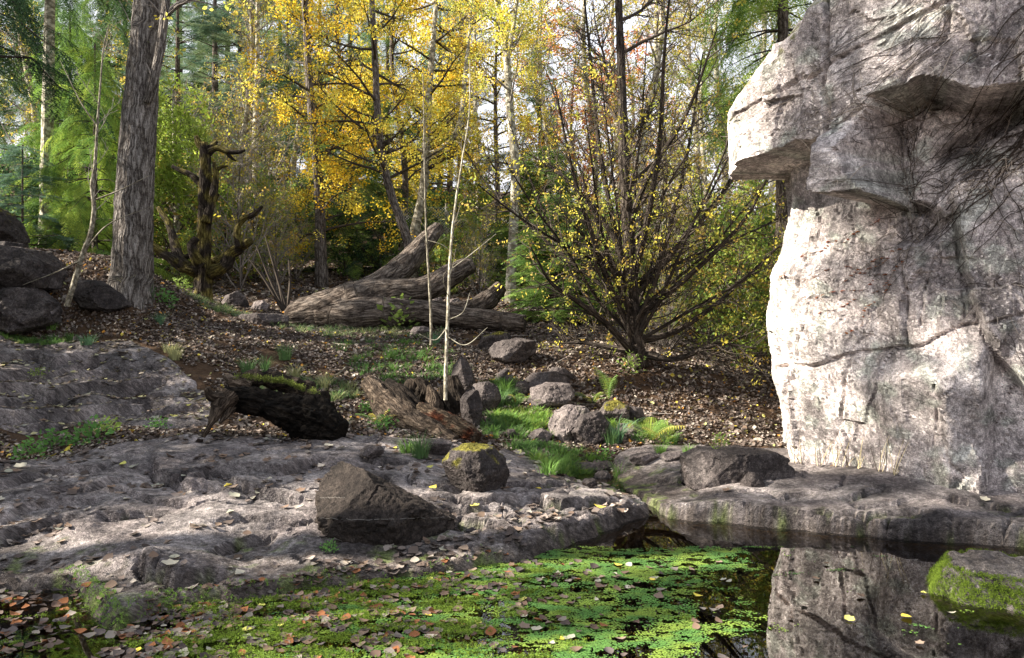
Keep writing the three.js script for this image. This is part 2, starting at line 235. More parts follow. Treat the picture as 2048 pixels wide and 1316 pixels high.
function beds(x, z, amount, blocks) {
  const wx = x + 0.035 * fbm2(x * 4 + 3, z * 4, 2), wz = z + 0.035 * fbm2(x * 4 - 8, z * 4 + 5, 2);
  let h = 0;
  for (const { drop, deep, q, box } of seams) {
    if (x < box[0] || x > box[1] || z < box[2] || z > box[3]) continue;
    let best = 9, side = 1, end = 1;
    for (let i = 1; i < q.length; i++) {
      const [ax, az] = q[i - 1], [bx, bz] = q[i], ex = bx - ax, ez = bz - az, t = clamp(((wx - ax) * ex + (wz - az) * ez) / (ex * ex + ez * ez + 1e-9)), dx = wx - ax - t * ex, dz = wz - az - t * ez, e = Math.hypot(dx, dz);
      if (e < best) { best = e; side = dz > 0 ? 1 : -1; const f = (i - 1 + t) / (q.length - 1); end = sstep(0, 0.15, f) * sstep(0, 0.15, 1 - f); }
    }
    if (best > 0.45) continue;
    const w = 0.016 + 0.012 * n2(x * 5, z * 5);
    const v = 0.95 + 0.25 * n2(x * 1.3 + 4, z * 1.3);
    if (drop) h += v * (side > 0 ? -drop * 1.55 * (1 - sstep(0.04, 0.42, best)) : drop * 0.25 * Math.exp(-best / 0.08)) * end;
    h -= v * deep * (drop ? 1.3 : 1.1) * end * (1 - sstep(w * 0.5, drop ? 0.05 : 0.034, side > 0 ? best : best + 0.03));
  }
  const [e] = cells(x * 0.9 + 0.3 * n2(x * 1.5, z * 1.5), z * 1.3 + 0.3 * n2(x * 1.5 + 9, z * 1.5), 3); h -= 0.05 * (1 - sstep(0.008, 0.028, e)) * sstep(-0.3, 0.1, n2(x * 0.8, z * 0.8 + 30)) + 0.0;
  if (blocks > 0) { const [b, id] = cells(wx * 2.1 + 9, wz * 3.0, 5); h += blocks * (0.03 * sstep(0, 0.2, b) + 0.02 * id - 0.025); }
  return h + 0.016 * facet(x * 1.6, z * 2.2, 6, 0.9) + amount * (0.03 * fbm2(x * 1.1, z * 1.1, 3) + 0.014 * fbm2(x * 3.2, z * 4.2, 3)) + 0.006 * fbm2(x * 11, z * 13, 3);
}
function slab(name, outline, step, box, top, rim) {
  const [x0, x1, z0, z1] = box, xs = lines([[x0, step], [x1, step]]), zs = lines([[z0, step], [z1, step]]);
  const sd = [], f = (x, z) => { const wob = 0.05 * fbm2(x * 3, z * 3, 3), s = inside(outline, x, z) + wob; sd.push(s); return top(x, z, s) - rim(x, z, s); };
  const stainAndShade = (x, y, z) => { const a = fbm2(x * 1.1 + 20, z * 1.4, 4), b = fbm2(x * 4 + 7, z * 5, 3), t = clamp(0.94 + 0.7 * a + 0.45 * b, 0.35, 1.35); const wet = sstep(0.17, 0.05, y + 0.07 * fbm2(x * 7, z * 7 + y * 9, 3) + 0.04 * n2(x * 25, z * 25 + y * 30)), slime = wet * sstep(0.1, 0.35, fbm2(x * 3 + 11, z * 3, 3)); return mix3(mix3([t * (1 + 0.03 * a), t, t * (1 - 0.02 * a)], [0.26 * t, 0.235 * t, 0.2 * t], wet * 0.8), [0.55, 0.85, 0.2], slime * 0.6); };  // dark rim near water: damp and slime, plus front-face shade painted into the colour
  const [pos, uv, col, idx] = sheet(xs, zs, f, 1, stainAndShade);
  const keep = []; for (let i = 0; i < idx.length; i += 3) if (sd[idx[i]] > -0.28 || sd[idx[i + 1]] > -0.28 || sd[idx[i + 2]] > -0.28) keep.push(idx[i], idx[i + 1], idx[i + 2]);
  const g = toCreasedNormals(mergeUsed(pos, uv, col, keep), 0.75);
  const o = structure(name, g, M.rock); return o;
}
function mergeUsed(pos, uv, col, idx) { // drops the points no face uses
  const to = new Map(), p = [], u = [], c = [], out = idx.map((i) => { if (!to.has(i)) { to.set(i, to.size); p.push(pos[i * 3], pos[i * 3 + 1], pos[i * 3 + 2]); u.push(uv[i * 2], uv[i * 2 + 1]); c.push(col[i * 3], col[i * 3 + 1], col[i * 3 + 2]); } return to.get(i); });
  return geo(p, out, { uv: u, color: c });
}
const shoreDrop = (s) => 0.62 * (1 - sstep(-0.22, 0.05, s));
const slabTop = (x, z) => land(x, z) + 0.04 + beds(x, z, 0.9, sstep(-0.9, 0.0, x));
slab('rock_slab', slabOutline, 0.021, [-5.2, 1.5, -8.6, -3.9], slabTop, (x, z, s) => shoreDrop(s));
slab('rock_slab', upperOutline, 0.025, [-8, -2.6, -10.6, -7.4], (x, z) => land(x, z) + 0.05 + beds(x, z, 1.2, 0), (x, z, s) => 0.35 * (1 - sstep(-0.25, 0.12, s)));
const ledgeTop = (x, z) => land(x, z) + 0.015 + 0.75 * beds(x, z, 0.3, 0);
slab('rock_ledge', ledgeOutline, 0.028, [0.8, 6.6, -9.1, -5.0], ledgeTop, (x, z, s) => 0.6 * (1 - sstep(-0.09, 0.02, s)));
// highest surface one can stand on
function surfaceY(x, z) {
  let y = groundY(x, z);
  const a = inside(slabOutline, x, z), b = inside(upperOutline, x, z), c = inside(ledgeOutline, x, z);
  if (a > 0.05) y = Math.max(y, slabTop(x, z)); if (b > 0.1) y = Math.max(y, land(x, z) + 0.05 + beds(x, z, 1.2, 0)); if (c > 0.05) y = Math.max(y, ledgeTop(x, z));
  return y;
}
// how far away the ground is that shows at a pixel, near a first guess
function reach(px, py, guess) { for (let d = guess - 1.8; d < guess + 3; d += 0.025) { const p = P(px, py, d); if (p.y <= surfaceY(p.x, p.z)) return d; } return guess; }
// ---------------------------------------------------------------- pond
{
  const s = new THREE.Shape(); [[-6.9, -5.2], [-3, -5.6], [0.5, -6.6], [0.7, -8.6], [1.6, -8.6], [1.9, -7], [6.9, -6], [6.9, -2], [-6.9, -2]].forEach(([x, z], i) => (i ? s.lineTo(x, -z) : s.moveTo(x, -z)));
  const g = new THREE.ShapeGeometry(s); g.rotateX(-Math.PI / 2);
  structure('pond_water', g, new THREE.MeshPhysicalMaterial({ color: lin(1, 1, 1), roughness: 0.012, transmission: 1, thickness: 0.5, ior: 1.55, attenuationColor: lin(0.16, 0.13, 0.05), attenuationDistance: 0.35 }));
}
// ---------------------------------------------------------------- the cliff: a wall that follows a line on the ground, pushed out and in along its own normals
const cliffPath = new THREE.CatmullRomCurve3([[5.6, -11.2], [3.9, -9.6], [2.98, -8.5], [2.77, -7.9], [3.02, -7.42], [3.37, -6.9], [3.75, -6.68], [4.15, -6.5], [5.2, -6.05], [6.9, -5.2]].map(([x, z]) => V(x, 0, z)), false, 'centripetal');
const cliffTable = cliffPath.getSpacedPoints(700), cliffLength = cliffPath.getLength();
const cornerAt = (() => { let b = 0; cliffTable.forEach((p, i) => { if (Math.hypot(p.x - 2.77, p.z + 7.9) < Math.hypot(cliffTable[b].x - 2.77, cliffTable[b].z + 7.9)) b = i; }); return b / 700 * cliffLength; })();
function cliffBase(u) { // u metres from the corner, along the wall
  const t = clamp((u + cornerAt) / cliffLength, 0, 0.9999) * 700, i = Math.floor(t), f = t - i, a = cliffTable[i], b = cliffTable[i + 1], c = cliffTable[Math.max(0, i - 12)], e = cliffTable[Math.min(700, i + 13)], l = Math.hypot(e.x - c.x, e.z - c.z);
  return { x: lerp(a.x, b.x, f), z: lerp(a.z, b.z, f), nx: -(e.z - c.z) / l, nz: (e.x - c.x) / l };
}
const qOf = (u, b) => (u < 0 ? 1585 + u * 190 : 1024 + FOCAL * b.x / -b.z);   // how far along the wall, and how high, in units of the photograph
const rOf = (y, b, u) => HORIZON - (y - EYE) * FOCAL / (u < 0 ? 7.9 : -b.z);
const cracks = [ // [half width, depth, points]
  [6, 0.07, [[1560, 742], [1640, 728], [1720, 708], [1810, 697], [1870, 680], [1930, 656], [1965, 648], [2048, 622]]],
  [5, 0.06, [[1812, 697], [1808, 640], [1812, 580], [1800, 520], [1808, 470], [1790, 420]]],
  [5, 0.05, [[1905, 440], [1915, 520], [1935, 580], [1960, 648], [1972, 690], [2010, 740], [2048, 790]]],
  [4, 0.05, [[1630, 480], [1622, 560], [1612, 640], [1600, 720], [1590, 790]]],
  [4, 0.04, [[1645, 600], [1618, 680], [1604, 760]]],
  [4, 0.045, [[1698, 745], [1692, 800], [1678, 850], [1665, 890]]],
  [4, 0.04, [[1775, 740], [1795, 800], [1808, 860], [1815, 900]]],
  [5, 0.06, [[1870, 760], [1876, 800], [1874, 850], [1868, 900]]],
  [4, 0.05, [[1880, 790], [1905, 770]]], [3, 0.03, [[1700, 745], [1712, 700], [1745, 660]]],
  [4, 0.05, [[1870, 520], [1845, 590], [1838, 650]]], [3, 0.04, [[1990, 850], [2030, 780]]], [3, 0.03, [[1980, 930], [2020, 860]]],
  [6, 0.07, [[1640, 205], [1730, 160], [1800, 110], [1870, 62], [1920, 45]]], [6, 0.07, [[1895, 40], [1890, 110], [1850, 160], [1820, 210]]],
  [4, 0.05, [[1560, 245], [1660, 190], [1700, 165]]], [5, 0.05, [[1720, 300], [1790, 235], [1850, 205]]], [4, 0.04, [[1700, 340], [1760, 290], [1820, 262]]],
  [4, 0.05, [[1950, 250], [1975, 120], [1968, 20]]], [3, 0.04, [[2010, 300], [2030, 180], [2048, 120]]], [4, 0.05, [[1930, 640], [1925, 560]]],
];
function crackDepth(q, r) {
  let d = 0;
  for (const [w, deep, pts] of cracks) for (let i = 1; i < pts.length; i++) {
    const [ax, ay] = pts[i - 1], [bx, by] = pts[i]; if (q < Math.min(ax, bx) - 12 || q > Math.max(ax, bx) + 12 || r < Math.min(ay, by) - 12 || r > Math.max(ay, by) + 12) continue;
    const t = clamp(((q - ax) * (bx - ax) + (r - ay) * (by - ay)) / ((bx - ax) ** 2 + (by - ay) ** 2)), e = Math.hypot(q - ax - t * (bx - ax), r - ay - t * (by - ay));
    d = Math.max(d, deep * (1 - sstep(w * 0.15, w, e)) * (0.6 + 0.4 * n2(q * 0.03, r * 0.03)));
  }
  return d;
}
const lower1 = [[1500, 336], [1575, 341], [1640, 318], [1690, 300], [1735, 292]], lower2 = [[1725, 398], [1760, 408], [1800, 414], [1842, 416], [1866, 392], [1890, 352], [1915, 318], [1960, 290], [2048, 236]];
function cliffOffset(u, y, b) {
  const jit = 5 * n2(u * 3 + 40, y * 3), q = qOf(u, b) + jit, r = rOf(y, b, u) + 6 * n2(u * 2.2, y * 2.2 + 70);
  let o = 0;
  // belly of the left corner
  o += table([[340, 0.03], [440, 0.0], [480, 0.05], [560, 0.17], [650, 0.19], [735, 0.13], [850, 0.03], [940, 0]], r) * (1 - sstep(1640, 1760, q));
  // overhanging blocks: the left one, the lower nose, the mass above to the right
  const block1 = 0.6 * (1 - sstep(-4, 4, r - table(lower1, q))) * (1 - sstep(1728, 1745, q)) * sstep(1440, 1560, q + 60);
  const nose = (0.6 + 0.26 * sstep(250, 330, r)) * (1 - sstep(-7, 5, r - table(lower2, q))) * sstep(1727, 1742, q);
  const upper = 0.5 * sstep(1850, 1890, q) * (1 - sstep(190, 232, r + 0.25 * (q - 1900) * 0.2)) * (1 - 0.45 * sstep(1900, 2048, q));
  const hollow = sstep(-5, 5, inside([[1796, 222], [1850, 188], [1930, 214], [2060, 196], [2060, 240], [1950, 300], [1905, 350], [1860, 425], [1815, 425], [1778, 330]], q, r));
  o += lerp(Math.max(block1, nose, upper), -0.12, hollow);
  // under the nose the wall is hollowed; a long notch runs from there up to the right
  o -= 0.22 * sstep(1.2, 0.6, Math.hypot((q - 1815) / 85, (r - 448) / 42));
  const band = r - table([[1860, 318], [1950, 280], [2048, 232]], q); o -= 0.16 * Math.exp(-((band / 16) ** 2)) * sstep(1850, 1900, q);
  // right-hand slab in front, its edge runs down to the shelf
  const edge = table([[380, 1900], [450, 1906], [520, 1916], [580, 1936], [648, 1962], [700, 1984], [780, 2042], [860, 2100]], r);
  o += 0.16 * sstep(-4, 14, q - edge) * sstep(330, 420, r) * (1 - sstep(800, 880, r));
  // shelf: below the long crack the rock comes forward, rounded at its shoulder, hollow at its right end
  const line = table([[1560, 742], [1640, 728], [1720, 708], [1810, 697], [1870, 680], [1930, 656], [1965, 648], [2048, 622]], q);
  o += 0.30 * sstep(0, 75, r - line) * sstep(1690, 1850, q) * (1 - sstep(1950, 1995, q)) * (1 - 0.55 * sstep(760, 900, r));
  o += 0.10 * sstep(840, 960, r) * sstep(1840, 2000, q);
  o += 0.10 * Math.exp(-(((q - 1892) / 24) ** 2)) * sstep(720, 800, r);
  o -= 0.12 * Math.exp(-(((q - 2015) / 30) ** 2) - ((r - 740) / 50) ** 2);
  // broad waves, upright flutes, grain
  const wu = u + 0.05 * n2(u * 2, y * 2), wy = y + 0.05 * n2(u * 2 + 9, y * 2);
  o += 0.15 * facet(wu * 1.1, wy * 0.55, 2, 0.6) + 0.045 * facet(wu * 3.1 + 5, wy * 1.4, 9, 0.8) + 0.014 * facet(wu * 9, wy * 6, 5, 0.9) + 0.012 * fbm2(u * 7, y * 3.5, 3) + 0.005 * n2(u * 30, y * 24);
  return o - crackDepth(q - jit * 0.6, r);
}
const cliffTop = (u, b) => table([[1200, 3.3], [1500, 3.66], [1553, 3.80], [1635, 4.09], [1715, 4.42], [1790, 4.70], [1900, 5.15], [2048, 5.65], [2400, 6.2]], qOf(u, b)) + 0.05 * n2(u * 3, 4);
function cliffPoint(u, y, out = 0) { const b = cliffBase(u), o = cliffOffset(u, y, b) + out; return V(b.x + b.nx * o, y, b.z + b.nz * o); }
{
  const us = lines([[-4.2, 0.12], [-0.5, 0.03], [0, 0.017], [2.75, 0.02], [3.4, 0.08], [4.4, 0.2]]), rows = 330, pos = [], uv = [], col = [], idx = [];
  for (let j = 0; j <= rows + 16; j++) for (const u of us) {
    const b = cliffBase(u), top = cliffTop(u, b), y0 = -0.1; let y, o;
    if (j <= rows) {
      const k = j / rows; y = lerp(y0, top, k); o = cliffOffset(u, y, b); const e = (top - y) / 0.16; if (e < 1) o -= 0.12 * (1 - e) ** 2;
    } else { const k = (j - rows) / 16; o = cliffOffset(u, top, b) - 0.12 - 2.6 * k * k; y = top + 0.05 * Math.sqrt(k) + 0.35 * k + 0.06 * n2(u * 2, k * 6); }
    pos.push(b.x + b.nx * o, y, b.z + b.nz * o); uv.push(u, y - (j > rows ? (j - rows) / 16 * -2.6 : 0));
    // water stains and lichen as they lie on the rock
    const q = qOf(u, b), r = rOf(y, b, u), streak = n2(u * 7, y * 0.5) * 0.6 + n2(u * 19, y * 0.9 + 4) * 0.4, blot = fbm2(u * 1.3 + 3, y * 1.1, 5);
    let t = 0.9 + 0.28 * streak + 0.5 * blot;
    const dark = sstep(0.0, 0.6, streak * 0.55 + 0.55 * fbm2(u * 3, y * 2 + 50, 4)  - 0.02);
    t *= 1 - 0.62 * dark; t = clamp(t, 0.16, 1.25);
    const green = sstep(0.12, 0.42, fbm2(u * 2.1 + 60, y * 2.1, 4) + 0.28 * Math.exp(-(((q - 1760) / 50) ** 2) - ((r - 810) / 50) ** 2) + 0.25 * Math.exp(-(((q - 1955) / 60) ** 2) - ((r - 430) / 60) ** 2)) * 0.55;
    const mossy = j > rows ? sstep(-0.1, 0.35, fbm2(u * 3, j)) : (top - y < 0.25 ? sstep(0.1, 0.5, fbm2(u * 5, y * 6) + 0.25 - (top - y) * 2) : 0);
    let c = [t, t * 0.985, t * 0.98]; c = mix3(c, [t * 0.82, t * 0.98, t * 0.88], green); c = mix3(c, [0.20, 0.22, 0.07], mossy * 0.85); col.push(...c);
  }
  const w = us.length; for (let j = 0; j < rows + 16; j++) for (let i = 0; i < w - 1; i++) { const a = j * w + i; idx.push(a, a + 1, a + w, a + 1, a + w + 1, a + w); }
  const cliff = thing('rock_cliff', 'tall pale grey rock cliff with overhanging blocks, cracks and bare vines beside the pond', 'cliff');
  mesh('rock_face', boxUV(geo(pos, idx, { uv, color: col }), 1, 0.7), M.cliff, cliff);
}
// ---------------------------------------------------------------- builders: limbs, rocks, leaves, branching trees
// a bent, tapering limb; rough(t, angle, point) widens or narrows it, colour(t, angle, point) tints it
function limb(points, radii, { along = 24, around = 12, rough, colour, uv = 1, cap = true, straight = false } = {}) {
  const curve = points.length > 2 && !straight ? new THREE.CatmullRomCurve3(points, false, 'centripetal') : null;
  const at = (t) => { if (curve) return curve.getPoint(t); const k = t * (points.length - 1), i = Math.min(points.length - 2, Math.floor(k)); return points[i].clone().lerp(points[i + 1], k - i); };
  const rAt = (t) => { const k = t * (radii.length - 1), i = Math.min(radii.length - 2, Math.floor(k)); return lerp(radii[i], radii[i + 1], k - i); };
  const pos = [], uvs = [], col = [], idx = [], c = []; for (let i = 0; i <= along; i++) c.push(at(i / along));
  let tan = c[1].clone().sub(c[0]).normalize(), side = Math.abs(tan.y) < 0.9 ? V(0, 1, 0).cross(tan).normalize() : V(1, 0, 0).cross(tan).normalize(), len = 0;
  const w = around + 1;
  for (let i = 0; i <= along; i++) {
    const t = i / along, n = (i < along ? c[i + 1].clone().sub(c[i]) : c[i].clone().sub(c[i - 1])).normalize(); if (i) len += c[i].distanceTo(c[i - 1]);
    side.addScaledVector(n, -side.dot(n)).normalize(); const up = n.clone().cross(side), r0 = rAt(t);
    for (let j = 0; j <= around; j++) {
      const a = j / around * Math.PI * 2, dir = side.clone().multiplyScalar(Math.cos(a)).addScaledVector(up, Math.sin(a)), p0 = c[i].clone().addScaledVector(dir, r0), r = rough && j < around ? r0 * rough(t, a, p0) : r0;
      const p = rough && j === around ? V(pos[(i * w) * 3], pos[(i * w) * 3 + 1], pos[(i * w) * 3 + 2]) : c[i].clone().addScaledVector(dir, r); pos.push(p.x, p.y, p.z); uvs.push(j / around * Math.max(1, Math.round(r0 * 6.28 / uv * 1.2)), len / uv);
      if (colour) col.push(...colour(t, a, p)); else col.push(1, 1, 1);
    }
  }
  for (let i = 0; i < along; i++) for (let j = 0; j < around; j++) { const a = i * w + j; idx.push(a, a + 1, a + w, a + 1, a + w + 1, a + w); }
  if (cap) for (const [i, flip] of [[0, true], [along, false]]) {
    const m = pos.length / 3; pos.push(c[i].x, c[i].y, c[i].z); uvs.push(0.5, 0.5); col.push(...(colour ? colour(i / along, 0, c[i]) : [1, 1, 1]));
    for (let j = 0; j < around; j++) { const a = i * w + j; idx.push(...(flip ? [m, a + 1, a] : [m, a, a + 1])); }
  }
  return geo(pos, idx, { uv: uvs, color: col });
}
const plain = (g) => { g.deleteAttribute('color'); return g; };
// a rock from its outline (pixels at a depth) with a thickness: round it goes from the outline to the front and back, then flat facets are cut off it
function boxUV(g, scale = 1, crease = 0.55) {
  const n = toCreasedNormals(g, crease), p = n.attributes.position, uv = [];
  for (let i = 0; i < p.count; i += 3) {
    const a = V().fromBufferAttribute(p, i), b = V().fromBufferAttribute(p, i + 1), c = V().fromBufferAttribute(p, i + 2), f = b.clone().sub(a).cross(c.clone().sub(a)), x = Math.abs(f.x), y = Math.abs(f.y), z = Math.abs(f.z);
    for (const v of [a, b, c]) uv.push(...(y >= x && y >= z ? [v.x * scale, v.z * scale] : x >= z ? [v.z * scale, v.y * scale] : [v.x * scale, v.y * scale]));
  }
  n.setAttribute('uv', new THREE.Float32BufferAttribute(uv, 2)); return n;
}
const icos = new Map();
const ico = (d) => { if (!icos.has(d)) { const g = new THREE.IcosahedronGeometry(1, d); g.deleteAttribute('uv'); g.deleteAttribute('normal'); icos.set(d, mergeVertices(g, 1e-5)); } return icos.get(d).clone(); };
function rockGeo({ outline, thick, seed = 1, facets = 13, rough = 0.07, power = 2.6, detail = 22, cut = 0.74, tone = 1, mossy = 0, lichen = 0, warm = 0 }) {
  // outline: local [x, y] round the middle; a star seen from (0, 0)
  const R = rand(seed), ang = outline.map(([x, y]) => [Math.atan2(y, x), x, y]).sort((a, b) => a[0] - b[0]);
  const radius = (t) => { // where the ray at angle t leaves the outline
    for (let i = 0; i < ang.length; i++) {
      const a = ang[i], b = ang[(i + 1) % ang.length]; let lo = a[0], hi = b[0], x = t; if (hi < lo) { hi += 2 * Math.PI; if (x < lo) x += 2 * Math.PI; }
      if (x >= lo && x <= hi) { const c = Math.cos(t), s = Math.sin(t), ex = b[1] - a[1], ey = b[2] - a[2], den = c * ey - s * ex; return Math.abs(den) < 1e-9 ? Math.hypot(a[1], a[2]) : (a[1] * ey - a[2] * ex) / den; }
    }
    return Math.hypot(ang[0][1], ang[0][2]);
  };
  const size = Math.max(...ang.map((a) => Math.hypot(a[1], a[2]))), planes = [];
  for (let i = 0; i < facets; i++) { const n = V(R() * 2 - 1, R() * 1.6 - 0.6, R() * 2 - 0.7); n.z += Math.sign(n.z) * 0.35; n.normalize(); planes.push([n, 0]); }
  const shape = (d) => { const h = Math.hypot(d.x, d.y), rho = h > 1e-6 ? Math.max(0.02, radius(Math.atan2(d.y, d.x))) : 1; return 1 / Math.pow(Math.pow(h / rho, power) + Math.pow(Math.abs(d.z) / thick, power), 1 / power); };
  for (const pl of planes) pl[1] = shape(pl[0]) * lerp(cut, 1, R() * 0.8);
  const g = ico(detail), p = g.attributes.position, col = [], d = V(0, 0, 0);
  for (let i = 0; i < p.count; i++) {
    d.fromBufferAttribute(p, i).normalize(); let r = shape(d);
    for (const [n, q] of planes) { const k = d.dot(n); if (k > 0.2) r = Math.min(r, q / k); }
    const x = d.x * r, y = d.y * r, z = d.z * r, k = 1 / size;
    r *= 1 + rough * fbm3(x * 2.2 * k + seed, y * 2.2 * k, z * 2.2 * k, 5) + rough * 0.9 * facet(x * 3.4 * k + seed + z * 2 * k, y * 3.4 * k + z * 1.7 * k, seed, 0.8) + rough * 0.25 * n3(x * 11 * k, y * 11 * k + seed, z * 11 * k);
    p.setXYZ(i, d.x * r, d.y * r, d.z * r);
    const t = tone * clamp(0.95 + 0.55 * fbm3(x * 3 + seed, y * 3, z * 3, 4), 0.5, 1.4); let c = [t, t * (0.98 - 0.07 * warm), t * (0.96 - 0.16 * warm)];
    if (lichen) c = mix3(c, [0.95, 1.0, 0.85], lichen * sstep(0.15, 0.4, fbm3(x * 4, y * 4 + seed, z * 4 + 8, 4)));
    if (mossy) c = mix3(c, [0.95, 1.0, 0.19], sstep(0.05, 0.3, fbm3(x * 5, y * 5, z * 5 + seed, 4) * 0.8 + (d.y - 0.72) * 0.9 + mossy * 0.5 - 0.1));
    col.push(...c);
  }
  g.setAttribute('color', new THREE.Float32BufferAttribute(col, 3)); return boxUV(g);
}
// outline in pixels -> a rock standing at that depth
function rock(name, label, category, px, depth, opts, group) {
  if (!opts.hung) { const xs = px.map((p) => p[0]), ys = px.map((p) => p[1]), top = Math.min(...ys), low = Math.max(...ys); depth = reach((Math.min(...xs) + Math.max(...xs)) / 2, low - (low - top) * 0.16, depth); }
  const pts = px.map(([x, y]) => P(x, y, depth)), box = new THREE.Box3().setFromPoints(pts), mid = box.getCenter(V()), base = V(mid.x, box.min.y, mid.z - (opts.back ?? 0));
  const outline = pts.map((p) => [p.x - mid.x, p.y - mid.y]), g = rockGeo({ ...opts, outline, thick: opts.thick ?? (box.max.x - box.min.x) * 0.42 });
  g.translate(0, mid.y - box.min.y, 0); if (opts.turn) g.rotateY(opts.turn);
  const o = mesh(name, g, opts.material ?? M.rock); o.position.copy(base); return tag(o, label, category, group);
}
// single leaves: folded along the midrib and bent, lying in xz, tip towards +z, 1 long
function leafGeo(kind = 0) {
  const half = kind === 0 ? [0.02, 0.30, 0.42, 0.36, 0.17, 0.0] : kind === 1 ? [0.02, 0.22, 0.30, 0.27, 0.14, 0.0] : [0.03, 0.40, 0.34, 0.46, 0.2, 0.0], pos = [], idx = [];
  half.forEach((w, i) => { const z = i / 5 - 0.5, b = 0.16 * (z * z * 4 - 0.4), f = [0.16, 0.10, 0.22][kind] * (1 + 0.5 * Math.sin(i * 2.1 + kind)); pos.push(-w, b + w * f, z, 0, b, z, w, b + w * f * 0.8, z); });
  for (let i = 0; i < 5; i++) for (let k = 0; k < 2; k++) { const a = i * 3 + k; idx.push(a, a + 3, a + 1, a + 1, a + 3, a + 4); }
  return geo(pos, idx);
}
// a sprig: a few small leaves round a short twig along +y, 1 long
function sprigGeo(n, size, seed, { width = 0.55, droop = 0.3, spread = 1, drop = 0 } = {}) {
  const R = rand(seed), pos = [], idx = [], up = V(0, 1, 0);
  for (let i = 0; i < n; i++) {
    const t = (i + 0.6) / n, a = i * 2.4 + R(), o = V(Math.cos(a) * spread * 0.18 * R(), t - drop * R(), Math.sin(a) * spread * 0.18 * R()), d = V(Math.cos(a), 0.5 - droop + 0.5 * R(), Math.sin(a)).normalize(), s = size * (0.7 + 0.6 * R()), side = d.clone().cross(up).normalize().applyAxisAngle(d, (R() - 0.5) * 1.6), k = pos.length / 3;
    const add = (l, w, b) => { const p = o.clone().addScaledVector(d, l * s).addScaledVector(side, w * s); p.y -= b * s; pos.push(p.x, p.y, p.z); };
    add(0, 0, 0); add(0.45, -width / 2, -0.04); add(0.5, 0, 0.05); add(0.45, width / 2, -0.04); add(1, 0, droop * 0.4);
    idx.push(k, k + 1, k + 2, k, k + 2, k + 3, k + 1, k + 4, k + 2, k + 2, k + 4, k + 3);
  }
  return geo(pos, idx);
}
// a conifer spray: a twig along +z, side twigs with needles, drooping a little
function sprayGeo(seed, { pairs = 9, needle = 0.075, hang = 0.15, dense = 9 } = {}) {
  const R = rand(seed), pos = [], idx = [];
  const blade = (a, b, w) => { const k = pos.length / 3, d = b.clone().sub(a), s = V(-d.z, 0.3 * (R() - 0.5), d.x).normalize().multiplyScalar(w); pos.push(a.x - s.x, a.y - s.y, a.z - s.z, a.x + s.x, a.y + s.y, a.z + s.z, b.x, b.y, b.z); idx.push(k, k + 1, k + 2); };
  const twig = (a, b, n) => { blade(a, b, 0.006); for (let i = 0; i < n; i++) { const p = a.clone().lerp(b, (i + 0.3) / n), d = b.clone().sub(a).normalize(); for (const s of [-1, 1]) { const q = p.clone().add(d.clone().multiplyScalar(0.6).add(V(-d.z * s, 0.35 * (R() - 0.35), d.x * s)).normalize().multiplyScalar(needle * (0.8 + 0.4 * R()))); blade(p, q, 0.011); } } };
  const sag = (t) => -hang * t * t;
  twig(V(0, 0, 0), V(0, sag(1), 1), dense);
  for (let i = 0; i < pairs; i++) for (const s of [-1, 1]) { const t = (i + 0.5 + 0.3 * R()) / pairs, l = 0.42 * (1 - t * 0.75) * (0.75 + 0.5 * R()); const a = V(0, sag(t), t), b = V(s * l * 0.85, sag(t) - hang * l * (0.6 + R()), t + l * 0.62); twig(a, b, Math.max(3, Math.round(dense * l * 2))); }
  return geo(pos, idx);
}
// branches: recursion that keeps what it grew as bars [points, radii, level] and the ends of the last level as buds
function grow(R, opt) {
  const bars = [], buds = [];
  const arm = (start, dir, len, r, level) => {
    const L = opt.levels[level], pts = [start.clone()], rad = [r], d = dir.clone().normalize(), n = L.steps ?? 5; let p = start.clone();
    for (let i = 1; i <= n; i++) { d.x += (R() - 0.5) * L.wander; d.y += (R() - 0.5) * L.wander + (L.lift ?? 0) / n; d.z += (R() - 0.5) * L.wander; d.normalize(); p = p.clone().addScaledVector(d, len / n); pts.push(p); rad.push(Math.max(r * (1 - i / n * (L.taper ?? 0.85)), 0.0022)); }
    bars.push([pts, rad, level]); shoots(pts, rad, len, level, L);
  };
  const shoots = (pts, rad, len, level, L) => {
    const n = pts.length - 1;
    if (level === opt.levels.length - 1) { for (let i = 1; i <= n; i++) if (R() < (L.buds ?? 1)) buds.push({ p: pts[i], d: pts[i].clone().sub(pts[i - 1]).normalize() }); return; }
    const N = opt.levels[level + 1], c = Math.round(N.count * (0.8 + 0.4 * R()));
    for (let k = 0; k < c; k++) {
      const t = lerp(N.from ?? 0.2, 1, (k + R() * 0.9) / c), f = t * n, i = Math.min(n - 1, Math.floor(f)), o = pts[i].clone().lerp(pts[i + 1], f - i), ax = pts[i + 1].clone().sub(pts[i]).normalize();
      const side = V(R() - 0.5, R() - 0.5, R() - 0.5).cross(ax).normalize(), an = N.angle * (0.75 + 0.5 * R()), d = ax.clone().multiplyScalar(Math.cos(an)).addScaledVector(side, Math.sin(an)), r = Math.min(lerp(rad[i], rad[i + 1], f - i) * 0.7, N.radius);
      arm(o, d, N.length * (0.6 + 0.6 * R()) * lerp(1, N.tip ?? 0.45, t), r, level + 1);
    }
  };
  if (opt.trunk) { const [pts, rad] = opt.trunk; let len = 0; for (let i = 1; i < pts.length; i++) len += pts[i].distanceTo(pts[i - 1]); shoots(pts, rad, len, 0, opt.levels[0]); }
  return { bars, buds, arm, shoots };
}
